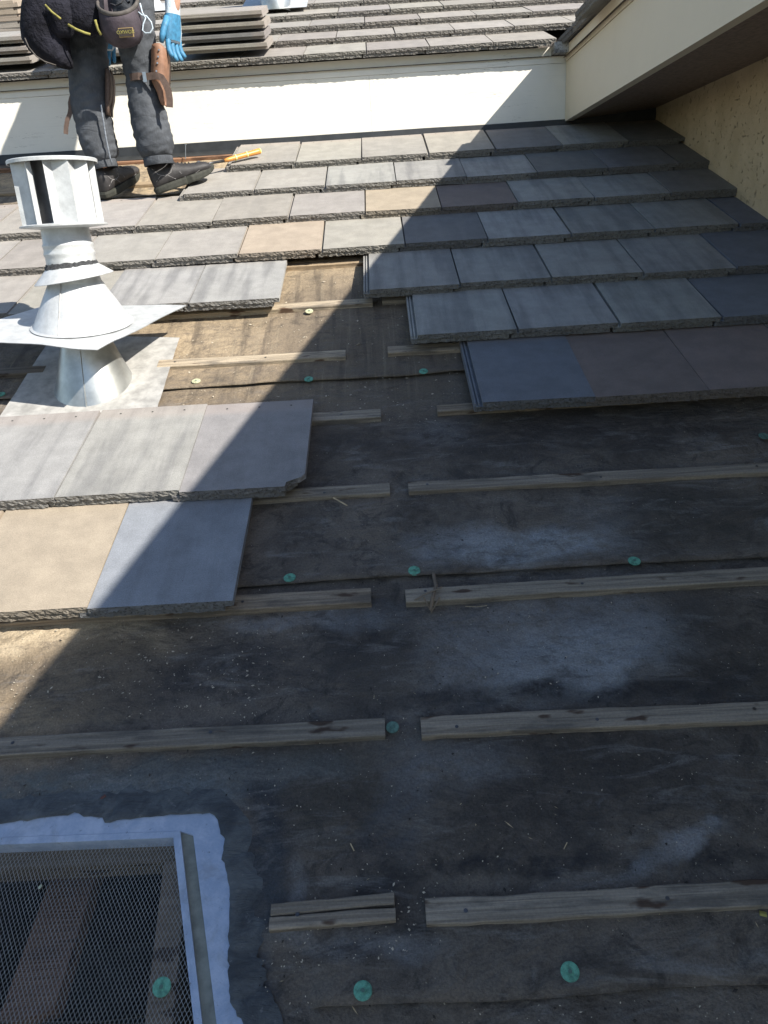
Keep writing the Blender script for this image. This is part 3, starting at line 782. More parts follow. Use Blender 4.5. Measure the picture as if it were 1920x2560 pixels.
mb = MB(); rs = [circ(0, 0, zc+.011, .146, tx=gx, ty=gy), circ(0, 0, zc+.014, .138, tx=gx, ty=gy)]
for t in [i/8 for i in range(9)]:
    rs.append(circ(0, 0, zc+.016+.118*t, .137+(.0715-.137)*t, tx=gx*(1-t*.5), ty=gy*(1-t*.6)))
mb.rings(rs, caps=(False, False)); me = mb.mesh('upper_cone', M_VPAINT); autosmooth(me, 40); uc = put('upper_cone', me, vent)
mb = MB(); a0 = R(-90-10)
mb.tube([(.1375*math.cos(a0), .1375*math.sin(a0), zc+.016+gy*.1375*math.sin(a0)), (.0725*math.cos(a0), .0725*math.sin(a0), zc+.134)], .0016, 5); mb.build('seam', M_DIRTYFL, uc)
mb = MB(); rs = [circ(0, 0, zc+.122, .0745, tx=gx, ty=gy*.4), circ(0, 0, zc+.137, .0725, tx=gx, ty=gy*.4), circ(0, 0, zc+.150, .0695)]
mb.rings(rs, caps=(False, False)); mb.build('cone_collar', M_VPAINT, uc, smooth=True)
mb = MB(); tcx = .10
rs = [circ(0, 0, .318, .110, tx=tcx, ty=.06), circ(0, 0, .3195, .111, tx=tcx, ty=.06), circ(0, 0, .355, .070, tx=tcx*.6, ty=.03)]
mb.rings(rs, caps=(False, False)); me = mb.mesh('storm_collar', M_VPAINT); autosmooth(me, 40); sc_ = put('storm_collar', me, vent)
mb = MB(); rs = []
for i in range(5):
    rr = []
    for k in range(64):
        a = 2*math.pi*k/64; j = nz(math.cos(a)*5, math.sin(a)*5, i*.9)
        r_ = [.0745, .0735, .0715, .0695, .0672][i] + .003*j; z_ = [.349, .353, .357, .361, .363][i]+tcx*.5*r_*math.cos(a) + .006*nz(math.cos(a)*8, math.sin(a)*8, 4)
        rr.append((r_*math.cos(a), r_*math.sin(a), z_))
    rs.append(rr)
mb.rings(rs, caps=(False, False)); mb.build('mastic', M_MASTIC, sc_)
# cap: two discs with folded louvre panels between
cap = put('vent_cap', None, vent, loc=(0, 0, .46))
def disc(z, r, t, lipd, name):
    m_ = MB(); m_.rings([circ(0, 0, z-t-lipd, r), circ(0, 0, z-t-lipd, r+.0015), circ(0, 0, z-.002, r+.002), circ(0, 0, z, r), circ(0, 0, z+.003, r*.6), circ(0, 0, z+.004, .01)], caps=(False, True))
    m_.add(circ(0, 0, z-t*.4, r), [tuple(reversed(range(48)))])
    me = m_.mesh(name, M_VPAINT); autosmooth(me, 40); return put(name, me, cap)
disc(.172, .1165, .006, .004, 'cap_top')
m_ = MB(); m_.rings([circ(0, 0, -.006, .060), circ(0, 0, .000, .118), circ(0, 0, .004, .1185), circ(0, 0, .0065, .112), circ(0, 0, .007, .06)], caps=(False, False))
me = m_.mesh('cap_base', M_VPAINT); autosmooth(me, 40); put('cap_base', me, cap)
ZB, ZT = .0065, .166
def panel(angs, name='louvre_panel'):
    """folded sheet: list of (angle in degrees, radius)"""
    m_ = MB(); o_ = [Vector((r_*math.cos(R(a)), r_*math.sin(R(a)), 0)) for a, r_ in angs]
    i_ = [p_*(1-.0012/p_.length) for p_ in o_]
    bot = o_ + i_[::-1]
    m_.rings([[tuple(p_+Vector((0, 0, ZB))) for p_ in bot], [tuple(p_+Vector((0, 0, ZT))) for p_ in bot]])
    return m_.build(name, M_VPAINT, cap)
for k in range(4):
    b = k*90
    panel([(b-85, .094), (b-82, .110), (b-72, .090), (b-50, .1135), (b-33, .090), (b-17, .110), (b-15, .096)])
mb = MB(); mb.rings([circ(0, 0, .003, .058), circ(0, 0, .168, .058)], caps=(False, False)); mb.build('inner_pipe', M_VGREY, cap, smooth=True)

# ------------------------------------------------------------------ things on the upper roof
NU = Vector((0, -ST, CT)); OFFU = NU.dot(Vector((0, UY, UZ)))
def up_(px, py, h=0): return onplane(px, py, NU, OFFU+h)
def loose_tile(px, py, h, rz, label, group, color, roll=0, me=None, dx=0, dv=0):
    """a tile lying on the upper roof; its length runs along the eave"""
    p_ = up_(px, py, 0); base = p_ + NU*h + Vector((dx, dv*CT, dv*ST))
    o = put('roof_tile', me or VAR[rnd.randrange(len(VAR))], None, label=label, cat='roof tile', group=group, color=color)
    if rz < 0: base = base + Vector((-TL, TW*CT, TW*ST))
    m4 = Matrix.Translation(base) @ Matrix.Rotation(TH+TILT, 4, 'X') @ Matrix.Rotation(rz, 4, 'Z') @ Matrix.Rotation(roll, 4, 'X')
    o.matrix_world = m4; return o
names = ['lowest', 'second lowest', 'second highest', 'topmost']
for i in range(4):
    # rotated so the tile's own y axis (length) runs to the left along the eave
    loose_tile(670, 141, .031+.0435*i, -math.pi/2+rnd.uniform(-.01, .01), '%s grey roof tile of the stack beside the blue glove' % names[i], 'loose tiles stacked on the upper roof', tile_color(rnd.choice('GDP')), dx=rnd.uniform(-.008, .008))
for i in range(3):
    loose_tile(84, 176, .031+.0435*i, -math.pi/2+rnd.uniform(-.01, .01), '%s roof tile of the shaded stack at the left edge, near the eave' % ['bottom', 'middle', 'top'][i], 'loose tiles stacked on the upper roof', tile_color('G'), dx=rnd.uniform(-.006, .006))
for i in range(5):
    loose_tile(60, 105, .031+.031*i, math.pi+rnd.uniform(-.02, .02), '%s roof tile of the rear stack left of the worker' % ['bottom', 'second lowest', 'middle', 'second highest', 'top'][i], 'loose tiles stacked on the upper roof', tile_color('T' if i > 1 else 'G'), dx=.30-.30+rnd.uniform(-.012, .012), dv=.42)
loose_tile(330, 156, .031, -math.pi/2, 'single roof tile lying on the eave seen between the worker\'s legs', 'loose tiles stacked on the upper roof', tile_color('G'))
# small pipe vent and box vent
p_ = up_(388, 22)
pv = put('pipe_vent', None, None, loc=p_, label='small white plumbing vent pipe with cone flashing on the upper roof', cat='vent')
mb = MB(); mb.rings([circ(0, 0, 0, .052, ty=tr), circ(0, 0, .035, .040, ty=tr*.3), circ(0, 0, .05, .034)], caps=(False, False)); mb.build('cone', M_VPAINT, pv, smooth=True)
mb = MB(); mb.rings([circ(0, 0, .0, .030), circ(0, 0, .25, .030)], caps=(False, True)); mb.build('pipe', M_VPAINT, pv, smooth=True)
mb = MB(); mb.obox(Vector((-.08, -.10*CT, -.10*ST))+NU*.003, (.17, 0, 0), (0, .25*CT, .25*ST), NU*.002); mb.build('flashing_plate', M_VPAINT, pv)
p_ = up_(690, 18)
bv = put('box_vent', None, None, loc=p_, label='grey metal vent on pale flashing plate at the top edge, upper roof', cat='vent')
mb = MB(); mb.rings([circ(0, 0, -.03, .088), circ(0, 0, .30, .105)], caps=(False, True)); mb.build('duct', M_GALV, bv, smooth=True)
mb = MB(); mb.rings([circ(0, 0, .25, .17), circ(0, 0, .26, .172), circ(0, 0, .33, .02)], caps=(True, True)); mb.build('shade_hood', M_GALV, bv, smooth=True)  # out of view, added to cast diagonal shade on the duct
mb = MB(); mb.obox(Vector((-.21, -.085*CT, -.085*ST))+NU*.004, (.40, 0, 0), (0, .36*CT, .36*ST), NU*.002); mb.build('flashing_plate', M_VPAINT, bv)

# ------------------------------------------------------------------ hammer and nail
ham = put('hammer', None, None, loc=W3(-.80, 2.07, .0), label='wooden handled hammer lying across tiles beside the work shoe', cat='hammer')
HO = Vector(ham.location)
ha = W3(*rp(486, 415, .035), .035); hb = W3(*rp(560, 402, .020), .020); hc = W3(*rp(648, 378, .018), .018)
mb = MB(); mb.tube([ha-HO, ha.lerp(hb, .5)-HO, hb-HO], [.006, .0055, .007], 10); mb.build('shaft', M_DKSTEEL, ham, smooth=True)
mb = MB(); L_ = hc-hb
mb.tube([hb-HO, hb+L_*.12-HO, hb+L_*.4-HO, hb+L_*.7-HO, hb+L_*.95-HO, hc-HO], [.009, .0125, .015, .0145, .017, .0165], 14, flat=.8); gr_ = mb.build('handle', M_HANDLE, ham, smooth=True)
for t in (.30, .62):
    mb = MB(); mb.tube([hb+L_*t-HO, hb+L_*(t+.03)-HO], .0163, 14, flat=.82); mb.build('tape_ring', M_YELLOW, gr_)
mb = MB(); mb.tube([hc-HO, hc+L_.normalized()*.006-HO], [.0165, .013], 14, flat=.85); mb.build('end_cap', M_YELLOW, gr_)
mb = MB(); hd = (ha-hb).normalized(); side = hd.cross(Vector((0, 0, 1))).normalized(); up3 = side.cross(hd)
f0 = ha + up3*.026; c0 = ha
mb.tube([ha+side*-.052+up3*.004-HO, ha+side*-.035-HO, ha+side*-.03-HO, ha+side*-.012-HO, ha+side*.012-HO], [.0135, .0135, .010, .011, .0125], 14)
mb.tube([ha+side*.008-HO, ha+side*.03+hd*.012-HO, ha+side*.052+hd*.032-up3*.006-HO, ha+side*.068+hd*.055-up3*.018-HO], [.0125, .011, .008, .0035], 12, flat=.55)
mb.build('head', M_STEEL, ham, smooth=True)
mb = MB(); nb = W3(*rp(464, 398, -.06), -.06); nt_ = at(464, 362, nb.y)
nb2 = Vector((0, 0, 0)); mb.tube([(0, 0, 0), tuple(nt_-nb)], .0021, 8); mb.tube([tuple(nt_-nb), tuple(nt_-nb+Vector((0, 0, .0015)))], .0055, 10)
mb.build('nail', M_STEEL, None, loc=nb, label='long nail standing upright in the batten behind the hammer', cat='nail')
# ------------------------------------------------------------------ worker
def skin(name, pts, edges, mat, parent, root=0, sub=2, wrinkle=0, wr_fn=None, **k):
    me = bpy.data.meshes.new(name+'_src'); me.from_pydata([tuple(p[0]) for p in pts], edges, []); me.update()
    o = bpy.data.objects.new(name+'_src', me); C.objects.link(o)
    s_ = o.modifiers.new('s', 'SKIN'); s_.use_smooth_shade = True; s_.branch_smoothing = .6
    for i, p in enumerate(pts):
        sv = me.skin_vertices[0].data[i]; r_ = p[1]; sv.radius = r_ if isinstance(r_, tuple) else (r_, r_); sv.use_root = (i == root)
    m2 = o.modifiers.new('d', 'SUBSURF'); m2.levels = m2.render_levels = sub
    dg = bpy.context.evaluated_depsgraph_get(); dg.update()
    ev = o.evaluated_get(dg); nm = bpy.data.meshes.new_from_object(ev)
    bpy.data.objects.remove(o, do_unlink=True)
    nm.materials.clear(); nm.materials.append(mat)
    if wrinkle or wr_fn:
        nm.update(); nn = [v.normal.copy() for v in nm.vertices]
        for v, n in zip(nm.vertices, nn):
            c = v.co; d = wrinkle*(nz(c.x*9, c.y*9, c.z*20) + .6*nz(c.x*17+4, c.y*17, c.z*45))
            if wr_fn: d += wr_fn(c)
            v.co = c + n*d
    nm.polygons.foreach_set('use_smooth', [True]*len(nm.polygons)); nm.update(); nm.name = name
    return put(name, nm, parent, **k)
V = Vector
Lh, Lk, La = at(235, -95, 1.60), at(224, 195, 1.60), at(258, 425, 1.60)
Rh, Rk, Ra = at(318, -95, 1.54), at(352, 200, 1.56), at(397, 405, 1.57)
pel = (Lh+Rh)/2 + V((.0, 0, .07)); fac = V((.67, .74, 0)).normalized(); sid = V((fac.y, -fac.x, 0))   # facing; his right side
PO = V(((Lh+Rh)/2).to_tuple()); PO.z = .65
chest = pel + fac*.28 + V((0, 0, .36)); neck = chest + fac*.09 + V((0, 0, .10)); headb = neck + fac*.09 + V((0, 0, .06)); headt = headb + fac*.07 + V((0, 0, .13))
shR = chest + sid*.19 + V((0, 0, .04)); shL = chest - sid*.19 + V((0, 0, .04))
wrR = at(433, 40, 1.55); wrL = at(272, 70, 1.86)
elR = shR.lerp(wrR, .5) + sid*.05 - fac*.05; elL = shL.lerp(wrL, .5) - sid*.05 - fac*.03
def O(v): return v-PO
pts = [(O(pel), .11), (O(Lh), .085), (O(Lk), .055), (O(La), .035), (O(Rh), .085), (O(Rk), .055), (O(Ra), .035), (O(chest), (.15, .11)), (O(neck), .055),
       (O(headb), .065), (O(headt), .075), (O(shR), .06), (O(elR), .045), (O(wrR), .028), (O(shL), .06), (O(elL), .045), (O(wrL), .028)]
ed = [(0,1),(1,2),(2,3),(0,4),(4,5),(5,6),(0,7),(7,8),(8,9),(9,10),(7,11),(11,12),(12,13),(7,14),(14,15),(15,16)]
person = skin('person', pts, ed, M_SKIN, None, loc=PO, label='worker in black jeans, blue gloves and tool belt standing by the white board', cat='person')
# trousers
def fold(c):
    return .0040*nz(c.x*7+c.z*5, c.y*7, c.z*34+c.x*26) + .004*nz(c.x*10, c.y*10+4, c.z*60-c.x*30)
tp = [(O(pel)+V((0, 0, .04)), (.165, .125)), (O(Lh), .112), (O(at(212, 100, 1.60)), .088), (O(at(224, 185, 1.60)), .086), (O(at(222, 240, 1.60)), .084), (O(at(233, 300, 1.60)), .084), (O(at(250, 370, 1.60)), .078), (O(at(263, 412, 1.60)), .073),
      (O(Rh), .110), (O(at(336, 90, 1.55)), .087), (O(at(352, 180, 1.56)), .067), (O(at(358, 225, 1.56)), .070), (O(at(372, 290, 1.56)), .084), (O(at(385, 350, 1.57)), .082), (O(at(396, 404, 1.57)), .086)]
tr_ = skin('trousers', tp, [(0,1),(1,2),(2,3),(3,4),(4,5),(5,6),(6,7),(0,8),(8,9),(9,10),(10,11),(11,12),(12,13),(13,14)], M_DENIM, person, sub=4, wrinkle=.004, wr_fn=fold)
def hemring(c, dirv, r, name='hem'):
    m_ = MB(); d = dirv.normalized(); a = d.cross(V((0, 1, 0))).normalized(); b = a.cross(d)
    rs = []
    for t, rr in ((-.022, r*.97), (-.018, r*1.0), (.010, r*1.01), (.012, r*.98), (.010, r*.9)):
        rs.append([tuple(O(c)+d*t+(a*math.cos(2*math.pi*k/28)+b*math.sin(2*math.pi*k/28))*(rr+.003*nz(k*.8, t*40))) for k in range(28)])
    m_.rings(rs, caps=(False, False)); m_.build(name, M_DENIM, tr_, smooth=True)
hemring(at(264, 414, 1.60), at(264, 414, 1.60)-at(252, 370, 1.60), .051)
hemring(at(397, 406, 1.57), at(397, 406, 1.57)-at(386, 350, 1.57), .0625)
def dline(px, Y, r, mat, name, parent, flat=1.0, n=6):
    m_ = MB(); m_.tube([O(at(x, y, Y if not isinstance(Y, (list, tuple)) else Y[i])) for i, (x, y) in enumerate(px)], r, n, flat=flat); return m_.build(name, mat, parent, smooth=True)
dline([(252, 262), (258, 300), (266, 350), (273, 385), (280, 412)], [1.505, 1.51, 1.52, 1.53, 1.535], .0035, M_SEAM, 'side_seam', tr_)
# shoes
def shoe(heel, toe, wdt, h, name_label):
    d = toe-heel; L = d.length; f = d.normalized(); s2 = f.cross(V((0, 0, 1))).normalized(); u = s2.cross(f)
    def X(a, b, c): return heel + f*(a*L) + s2*(b*wdt) + u*c - PO
    m_ = MB(); rs = []
    prof = [(-.01, .30, .03, .088), (0, .62, .022, .112), (.06, .80, .02, .125), (.15, .86, .02, .128), (.24, .84, .02, .126), (.33, .88, .02, .116), (.42, .92, .02, .102), (.52, .98, .02, .088), (.63, 1.04, .02, .078), (.74, 1.08, .02, .072), (.84, 1.06, .021, .068), (.92, .92, .022, .061), (.97, .7, .024, .052), (1.0, .36, .027, .040)]
    for a, b, z0, z1 in prof:
        rr = []
        for k in range(24):
            t = 2*math.pi*k/24; cx, cz = math.cos(t), math.sin(t)
            x = .5*b*(abs(cx)**.75)*(1 if cx > 0 else -1); zz = (z0+z1)/2 + (z1-z0)/2*(abs(cz)**.8)*(1 if cz > 0 else -1)
            top = max(0, cz); x *= 1-.32*top*(1 if a < .5 else .5)
            zz += .0018*nz(a*14, k*.9, 3)
            rr.append(X(a, x, zz))
        rs.append(rr)
    m_.rings(rs); sh = m_.build('shoe', M_SHOE, person, smooth=True)
    m_ = MB(); rs = []
    for z_, g in ((0, .97), (.006, 1.03), (.020, 1.05), (.029, 1.02), (.030, .9)):
        rr = []
        for k in range(40):
            t = k/40; ang = 2*math.pi*t; a = .5-.515*math.cos(ang); b = .5*math.sin(ang)
            bw = 1.0 if a > .5 else .86
            bb = (abs(math.sin(ang))**.7)*(1 if math.sin(ang) > 0 else -1)*.53*bw*(1.0 - .12*math.exp(-((a-.42)/.14)**2))
            lift = .016*max(0, (a-.72)/.28)**2
            rr.append(X(.5+(a-.5)*g, bb*g, z_+lift))
        rs.append(rr)
    m_.rings(rs); m_.build('sole', M_SOLE, sh, smooth=False)
    def side_pt(a, zf, sgn):
        for i in range(len(prof)-1):
            if prof[i][0] <= a <= prof[i+1][0]:
                t = (a-prof[i][0])/(prof[i+1][0]-prof[i][0]); b = prof[i][1]+(prof[i+1][1]-prof[i][1])*t; z0 = prof[i][2]+(prof[i+1][2]-prof[i][2])*t; z1 = prof[i][3]+(prof[i+1][3]-prof[i][3])*t
        cz = max(-1, min(1, (zf-.5)*2)); ang = math.asin(abs(cz)**1.25)*(1 if cz > 0 else -1); cx = math.cos(ang)
        x = .5*b*abs(cx)**.75*(1-.32*max(0, math.sin(ang))*(1 if a < .5 else .5)); return X(a, sgn*(x+.008), z0+(z1-z0)*zf)
    for sgn in (1, -1):
        for line in ([(.05, .80), (.10, .50), (.2, .35), (.3, .45), (.36, .75), (.38, .95)], [(.03, .28), (.12, .42), (.22, .40), (.34, .15)], [(.40, .85), (.44, .40), (.50, .12), (.62, .10), (.75, .30)]):
            m_ = MB(); pp = [side_pt(a, z, sgn) for a, z in line]; m_.tube(pp, .0013, 5); m_.build('piping', M_PIPING, sh)
    for i in range(6):
        a = .38+.055*i
        m_ = MB(); pp = [side_pt(a, .86, -1), side_pt(a+.01, .97, -1)*.5+side_pt(a+.01, .97, 1)*.5+u*.006, side_pt(a, .86, 1)]; m_.tube(pp, .0022, 5); m_.build('lace', M_SHOE, sh)
    return sh
hR = W3(*rp(396, 489, -.028), -.024); tR = W3(*rp(536, 436, .004), .004)
shoe(hR, tR, .098, .12, '')
hL = W3(*rp(264, 497, -.026), -.026); tL = hL + V((.075, .262, .098)); 
shoe(hL, tL, .098, .12, '')
# knee pads, straps
def pad(px, Y, th, mat):
    m_ = MB(); rows_ = []
    for (xa, xb, y) in px:
        a, b = O(at(xa, y, Y)), O(at(xb, y, Y)); mid = (a+b)/2 + V((.015, -.02, 0))
        fr = [a, a.lerp(mid, .5)+V((0, -.010, 0)), mid, mid.lerp(b, .5)+V((.004, .0, 0)), b+V((0, .03, 0))]
        bk = [q+V((-.004, th, 0)) for q in fr[::-1]]
        rows_.append([tuple(q) for q in fr+bk])
    m_.rings(rows_); return m_.build('knee_pad', mat, person, smooth=True)
kp = pad([(380, 402, 111), (378, 414, 122), (378, 417, 150), (377, 417, 180), (380, 416, 205), (392, 412, 230), (398, 408, 250), (403, 407, 261)], 1.50, .05, M_LEATHER)
for y in (125, 142, 158, 178):
    p_ = O(at(398-(y-125)*.12, y, 1.478)); m_ = MB(); m_.tube([p_, p_+V((0, -.004, 0))], .0035, 8); m_.build('rivet', M_STEEL, kp)
def band(px, Y, wd, mat, name, parent, th=.003):
    m_ = MB(); q = [O(at(x, y, Y[i] if isinstance(Y, (list, tuple)) else Y)) for i, (x, y) in enumerate(px)]; rs = []
    for i, p in enumerate(q):
        t = (q[min(i+1, len(q)-1)]-q[max(0, i-1)]).normalized(); n = V((0, -1, 0)); a = t.cross(n).normalized()*wd/2
        rs.append([tuple(p-a), tuple(p+a), tuple(p+a-n*th), tuple(p-a-n*th)])
    m_.rings(rs); return m_.build(name, mat, parent)
st = band([(318, 196), (330, 192), (345, 190), (362, 192), (378, 190), (392, 189), (404, 194), (414, 210), (421, 228), (424, 248), (424, 268)], [1.52, 1.49, 1.478, 1.478, 1.47, 1.462, 1.458, 1.455, 1.455, 1.455, 1.455], .026, M_STRAP, 'strap', kp)
m_ = MB(); p_ = O(at(362, 193, 1.470)); m_.box(tuple(p_-V((.007, .004, .018))), tuple(p_+V((.007, .002, .018)))); m_.build('buckle', M_STEEL, kp)
kp2 = pad([(262, 268, 172), (262, 274, 190), (262, 276, 215), (262, 275, 245), (263, 270, 268), (264, 270, 288)], 1.57, .05, M_STRAP)
band([(184, 232), (178, 245), (175, 258), (176, 272), (174, 285), (168, 300), (165, 318), (164, 335)], 1.56, .018, M_STRAP, 'strap', kp2)
# tool belt pouches
def pouch(rows_px, Y, depth, mat, name, tilts=()):
    m_ = MB(); rs = []
    for ir, (xa, xb, y, dd) in enumerate(rows_px):
        tl = tilts[ir] if ir < len(tilts) else 0
        a, b = O(at(xa, y, Y)), O(at(xb, y, Y)); c = (a+b)/2; hw = (b-a)/2; rr = []
        for k in range(32):
            t = 2*math.pi*k/32
            rr.append(tuple(c + hw*math.cos(t) + V((0, depth*dd*math.sin(t), 0)) + V((0, 0, tl*math.sin(t)+.004*nz(k*.5, y*.05)))))
        rs.append(rr)
    m_.rings(rs, caps=(False, True)); o = m_.build(name, mat, person, smooth=True)
    sm = o.modifiers.new('t', 'SOLIDIFY'); sm.thickness = .003
    return o
pc = pouch([(247, 341, 5, 1.0), (249, 347, 26, 1.04), (254, 354, 60, 1.0), (258, 355, 85, .9), (268, 348, 103, .7), (285, 330, 114, .4), (305, 315, 117, .1)], 1.42, .075, M_POUCH, 'tool_pouch', (.060, .045, .010))
m_ = MB(); a, b = O(at(246, 4, 1.42)), O(at(342, 6, 1.42)); c = (a+b)/2; hw = (b-a)/2
m_.tube([c+hw*1.02*math.cos(2*math.pi*k/32)+V((0, .078*math.sin(2*math.pi*k/32), .060*math.sin(2*math.pi*k/32))) for k in range(33)], .0065, 6, flat=1.5); m_.build('rim', M_RIM, pc, smooth=True)
p_ = O(at(315, 81, 1.338)); m_ = MB(); m_.box(tuple(p_-V((.028, .001, .0155))), tuple(p_+V((.028, .004, .0155)))); lb = m_.build('label_patch', M_TRIM if False else plain('patch_border', (.34, .24, .10)), pc)
m_ = MB(); m_.box(tuple(p_-V((.0255, .003, .013))), tuple(p_+V((.0255, .0, .013)))); m_.build('patch_face', plain('patch_black', (.03, .022, .018)), lb)
tc = bpy.data.curves.new('lettering', 'FONT'); tc.body = 'OXWOX'; tc.size = .017; tc.extrude = .0004; tc.align_x = 'CENTER'; tc.align_y = 'CENTER'
to = bpy.data.objects.new('lettering_src', tc); C.objects.link(to); dg = bpy.context.evaluated_depsgraph_get(); me = bpy.data.meshes.new_from_object(to.evaluated_get(dg)); bpy.data.objects.remove(to, do_unlink=True)
me.materials.clear(); me.materials.append(M_TRIM); me.name = 'lettering'; o = put('lettering', me, lb, loc=p_-V((0, .0038, 0))); o.rotation_euler = (math.pi/2, 0, 0)
# tools in the pouch
m_ = MB(); m_.tube([O(at(322, 6, 1.42)), O(at(300, -25, 1.43)), O(at(290, -60, 1.44))], .007, 8); m_.build('tool_handle', M_DKSTEEL, pc)
m_ = MB(); m_.tube([O(at(276, 8, 1.40)), O(at(290, 14, 1.40)), O(at(303, 8, 1.40)), O(at(310, -6, 1.40))], [.002, .006, .007, .004], 8, flat=.4); m_.build('hook', M_STEEL, pc)
pb = pouch([(68, 190, -30, 1.0), (60, 180, 20, 1.1), (57, 172, 70, 1.1), (60, 168, 100, 1.0), (78, 172, 130, .9), (110, 178, 152, .7), (145, 180, 166, .45), (160, 176, 170, .15)], 1.46, .085, M_POUCH2, 'tool_bag')
bt = pouch([(150, 255, -20, 1.0), (155, 258, 30, 1.0), (165, 256, 60, .9), (185, 250, 80, .6), (205, 240, 88, .2)], 1.44, .06, M_POUCH2, 'tool_bag')
m_ = pouch([(105, 185, -20, 1.0), (110, 190, 40, 1.0), (125, 185, 80, .6), (145, 178, 92, .2)], 1.41, .05, M_POUCH2, 'tool_bag')
dline([(62, 95), (72, 118), (90, 140), (112, 154), (140, 163)], [1.375, 1.372, 1.372, 1.385, 1.41], .0022, M_RIM, 'edge_stitch', pb)
dline([(113, 12), (130, 30), (152, 47)], 1.352, .004, M_TRIM, 'yellow_trim', pb)
dline([(168, 60), (190, 73), (212, 82), (226, 86)], [1.385, 1.375, 1.38, 1.385], .0050, M_TRIM, 'yellow_trim', bt)
dline([(238, 50), (241, 60), (246, 75), (253, 87)], [1.375, 1.375, 1.378, 1.38], .0055, M_TRIM, 'yellow_trim', bt)
# wire loop hanging off the belt
dline([(346, 30), (355, 38), (366, 40), (378, 55), (382, 70), (376, 82), (364, 83), (356, 76), (358, 60), (364, 45), (356, 32), (350, 8)], 1.40, .0028, M_GKNIT, 'wire_loop', person)
# belt and vest flaps hide the waist
m_ = MB(); rs = []
for z_, r_ in ((-.03, 1.0), (.03, 1.0)):
    rs.append([tuple(O(pel)+V((0, 0, .05+z_))+sid*math.cos(2*math.pi*k/28)*.175*r_+fac*math.sin(2*math.pi*k/28)*.14*r_) for k in range(28)])
m_.rings(rs, caps=(False, False)); m_.build('belt', M_STRAP, person, smooth=True)
# shirt
sp_ = [(O(pel)+V((0, 0, .05)), (.155, .12)), (O(pel.lerp(chest, .5)), (.165, .125)), (O(chest), (.18, .135)), (O(neck), .06), (O(shR), .075), (O(elR), .058), (O(elR.lerp(wrR, .84)), .044), (O(shL), .075), (O(elL), .058), (O(elL.lerp(wrL, .86)), .040)]
skin('shirt', sp_, [(0,1),(1,2),(2,3),(2,4),(4,5),(5,6),(2,7),(7,8),(8,9)], M_LIME, person, sub=3, wrinkle=.006)
# head details
def ell(c, ax, ay, az, rx, ry, rz, mat, name, n=16):
    m_ = MB(); rs = []
    for i in range(1, n):
        t = math.pi*i/n; rs.append([tuple(c+ax*rx*math.sin(t)*math.cos(2*math.pi*k/n)+ay*ry*math.sin(t)*math.sin(2*math.pi*k/n)+az*rz*math.cos(t)) for k in range(n)])
    m_.rings(rs); return m_.build(name, mat, person, smooth=True)
hf = (fac*.8-V((0, 0, .6))).normalized(); hu = sid.cross(hf).normalized(); hu = hu if hu.z > 0 else -hu
hc = O(headb.lerp(headt, .55))
ell(hc+hu*.03-hf*.015, sid, hf, hu, .083, .102, .098, M_HAIR, 'hair')
ell(hc+hf*.100, sid, hf, hu, .014, .018, .022, M_SKIN, 'nose', 8)
for s1 in (-1, 1):
    ell(hc+hf*.083+sid*.03*s1+hu*.018, sid, hf, hu, .013, .008, .007, M_GKNIT, 'eye', 8)
    ell(hc+sid*.08*s1, sid, hf, hu, .010, .02, .03, M_SKIN, 'ear', 8)
ell(hc+hf*.088-hu*.045, sid, hf, hu, .024, .008, .006, M_STRAP, 'mouth', 8)
# gloves
def glove(wr, fing, thumb, palm_dir, wid_dir, scale=1.0, knit=True):
    """wr wrist, palm_dir unit down the hand, wid_dir unit across it, fing list of finger curls"""
    nrm = palm_dir.cross(wid_dir).normalized()
    m_ = MB(); rs = []
    for t, hw, th in ((-.11, .031, .027), (-.055, .030, .026), (-.02, .031, .024), (0, .032, .022), (.03, .040, .020), (.06, .043, .019), (.085, .042, .016), (.095, .036, .012)):
        rr = []
        for k in range(24):
            a = 2*math.pi*k/24; rr.append(tuple(O(wr)+palm_dir*t*scale+wid_dir*hw*math.cos(a)*scale+nrm*th*math.sin(a)*scale))
        rs.append(rr)
    m_.rings(rs, m=0)
    for i, (ln, cu, sp) in enumerate(fing):
        b = O(wr)+palm_dir*.078*scale+wid_dir*(-.031+.0205*i)*scale
        d = (palm_dir+wid_dir*sp).normalized(); q = [b]
        for j in range(4):
            ang = cu*j; dd = (d*math.cos(ang)+nrm*math.sin(ang)); q.append(q[-1]+dd*ln*scale*(.34, .28, .22, .16)[j])
        m_.tube(q, [.0105*scale, .0102*scale, .0098*scale, .0092*scale, .0060*scale], 12, m=1)
    tb = O(wr)+palm_dir*.02*scale+wid_dir*thumb[0]*.030*scale; d = (palm_dir*.8+wid_dir*thumb[0]*.45+nrm*thumb[1]*.4).normalized()
    m_.tube([tb, tb+d*.035*scale, tb+d*.035*scale+(d+palm_dir*.4).normalized()*.030*scale, tb+d*.035*scale+(d+palm_dir*.8).normalized()*.055*scale], [.014*scale, .0125*scale, .0115*scale, .007*scale], 12, m=1)
    g_ = m_.build('glove', [M_GKNIT, M_GBLUE], person, smooth=True)
    # blue dipped palm over the knit back
    m2 = MB(); rs = []
    for t, hw, th in ((.005, .033, .023), (.03, .041, .021), (.06, .044, .020), (.088, .0425, .0165)):
        rs.append([tuple(O(wr)+palm_dir*t*scale+wid_dir*hw*1.01*math.cos(a)*scale+nrm*th*1.04*math.sin(a)*scale) for a in [R(60+13*k) for k in range(19)]])
    m2.rings(rs, closed=False, caps=(False, False)); m2.build('palm_coating', M_GBLUE, g_, smooth=True)
pd = (at(436, 150, 1.56)-wrR).normalized()
glove(wrR+V((0, 0, .01)), [(.072, .28, -.10), (.082, .26, -.02), (.080, .30, .06), (.066, .34, .12)], (-1, -.2), pd, V((.40, .92, 0)).normalized(), 1.10)
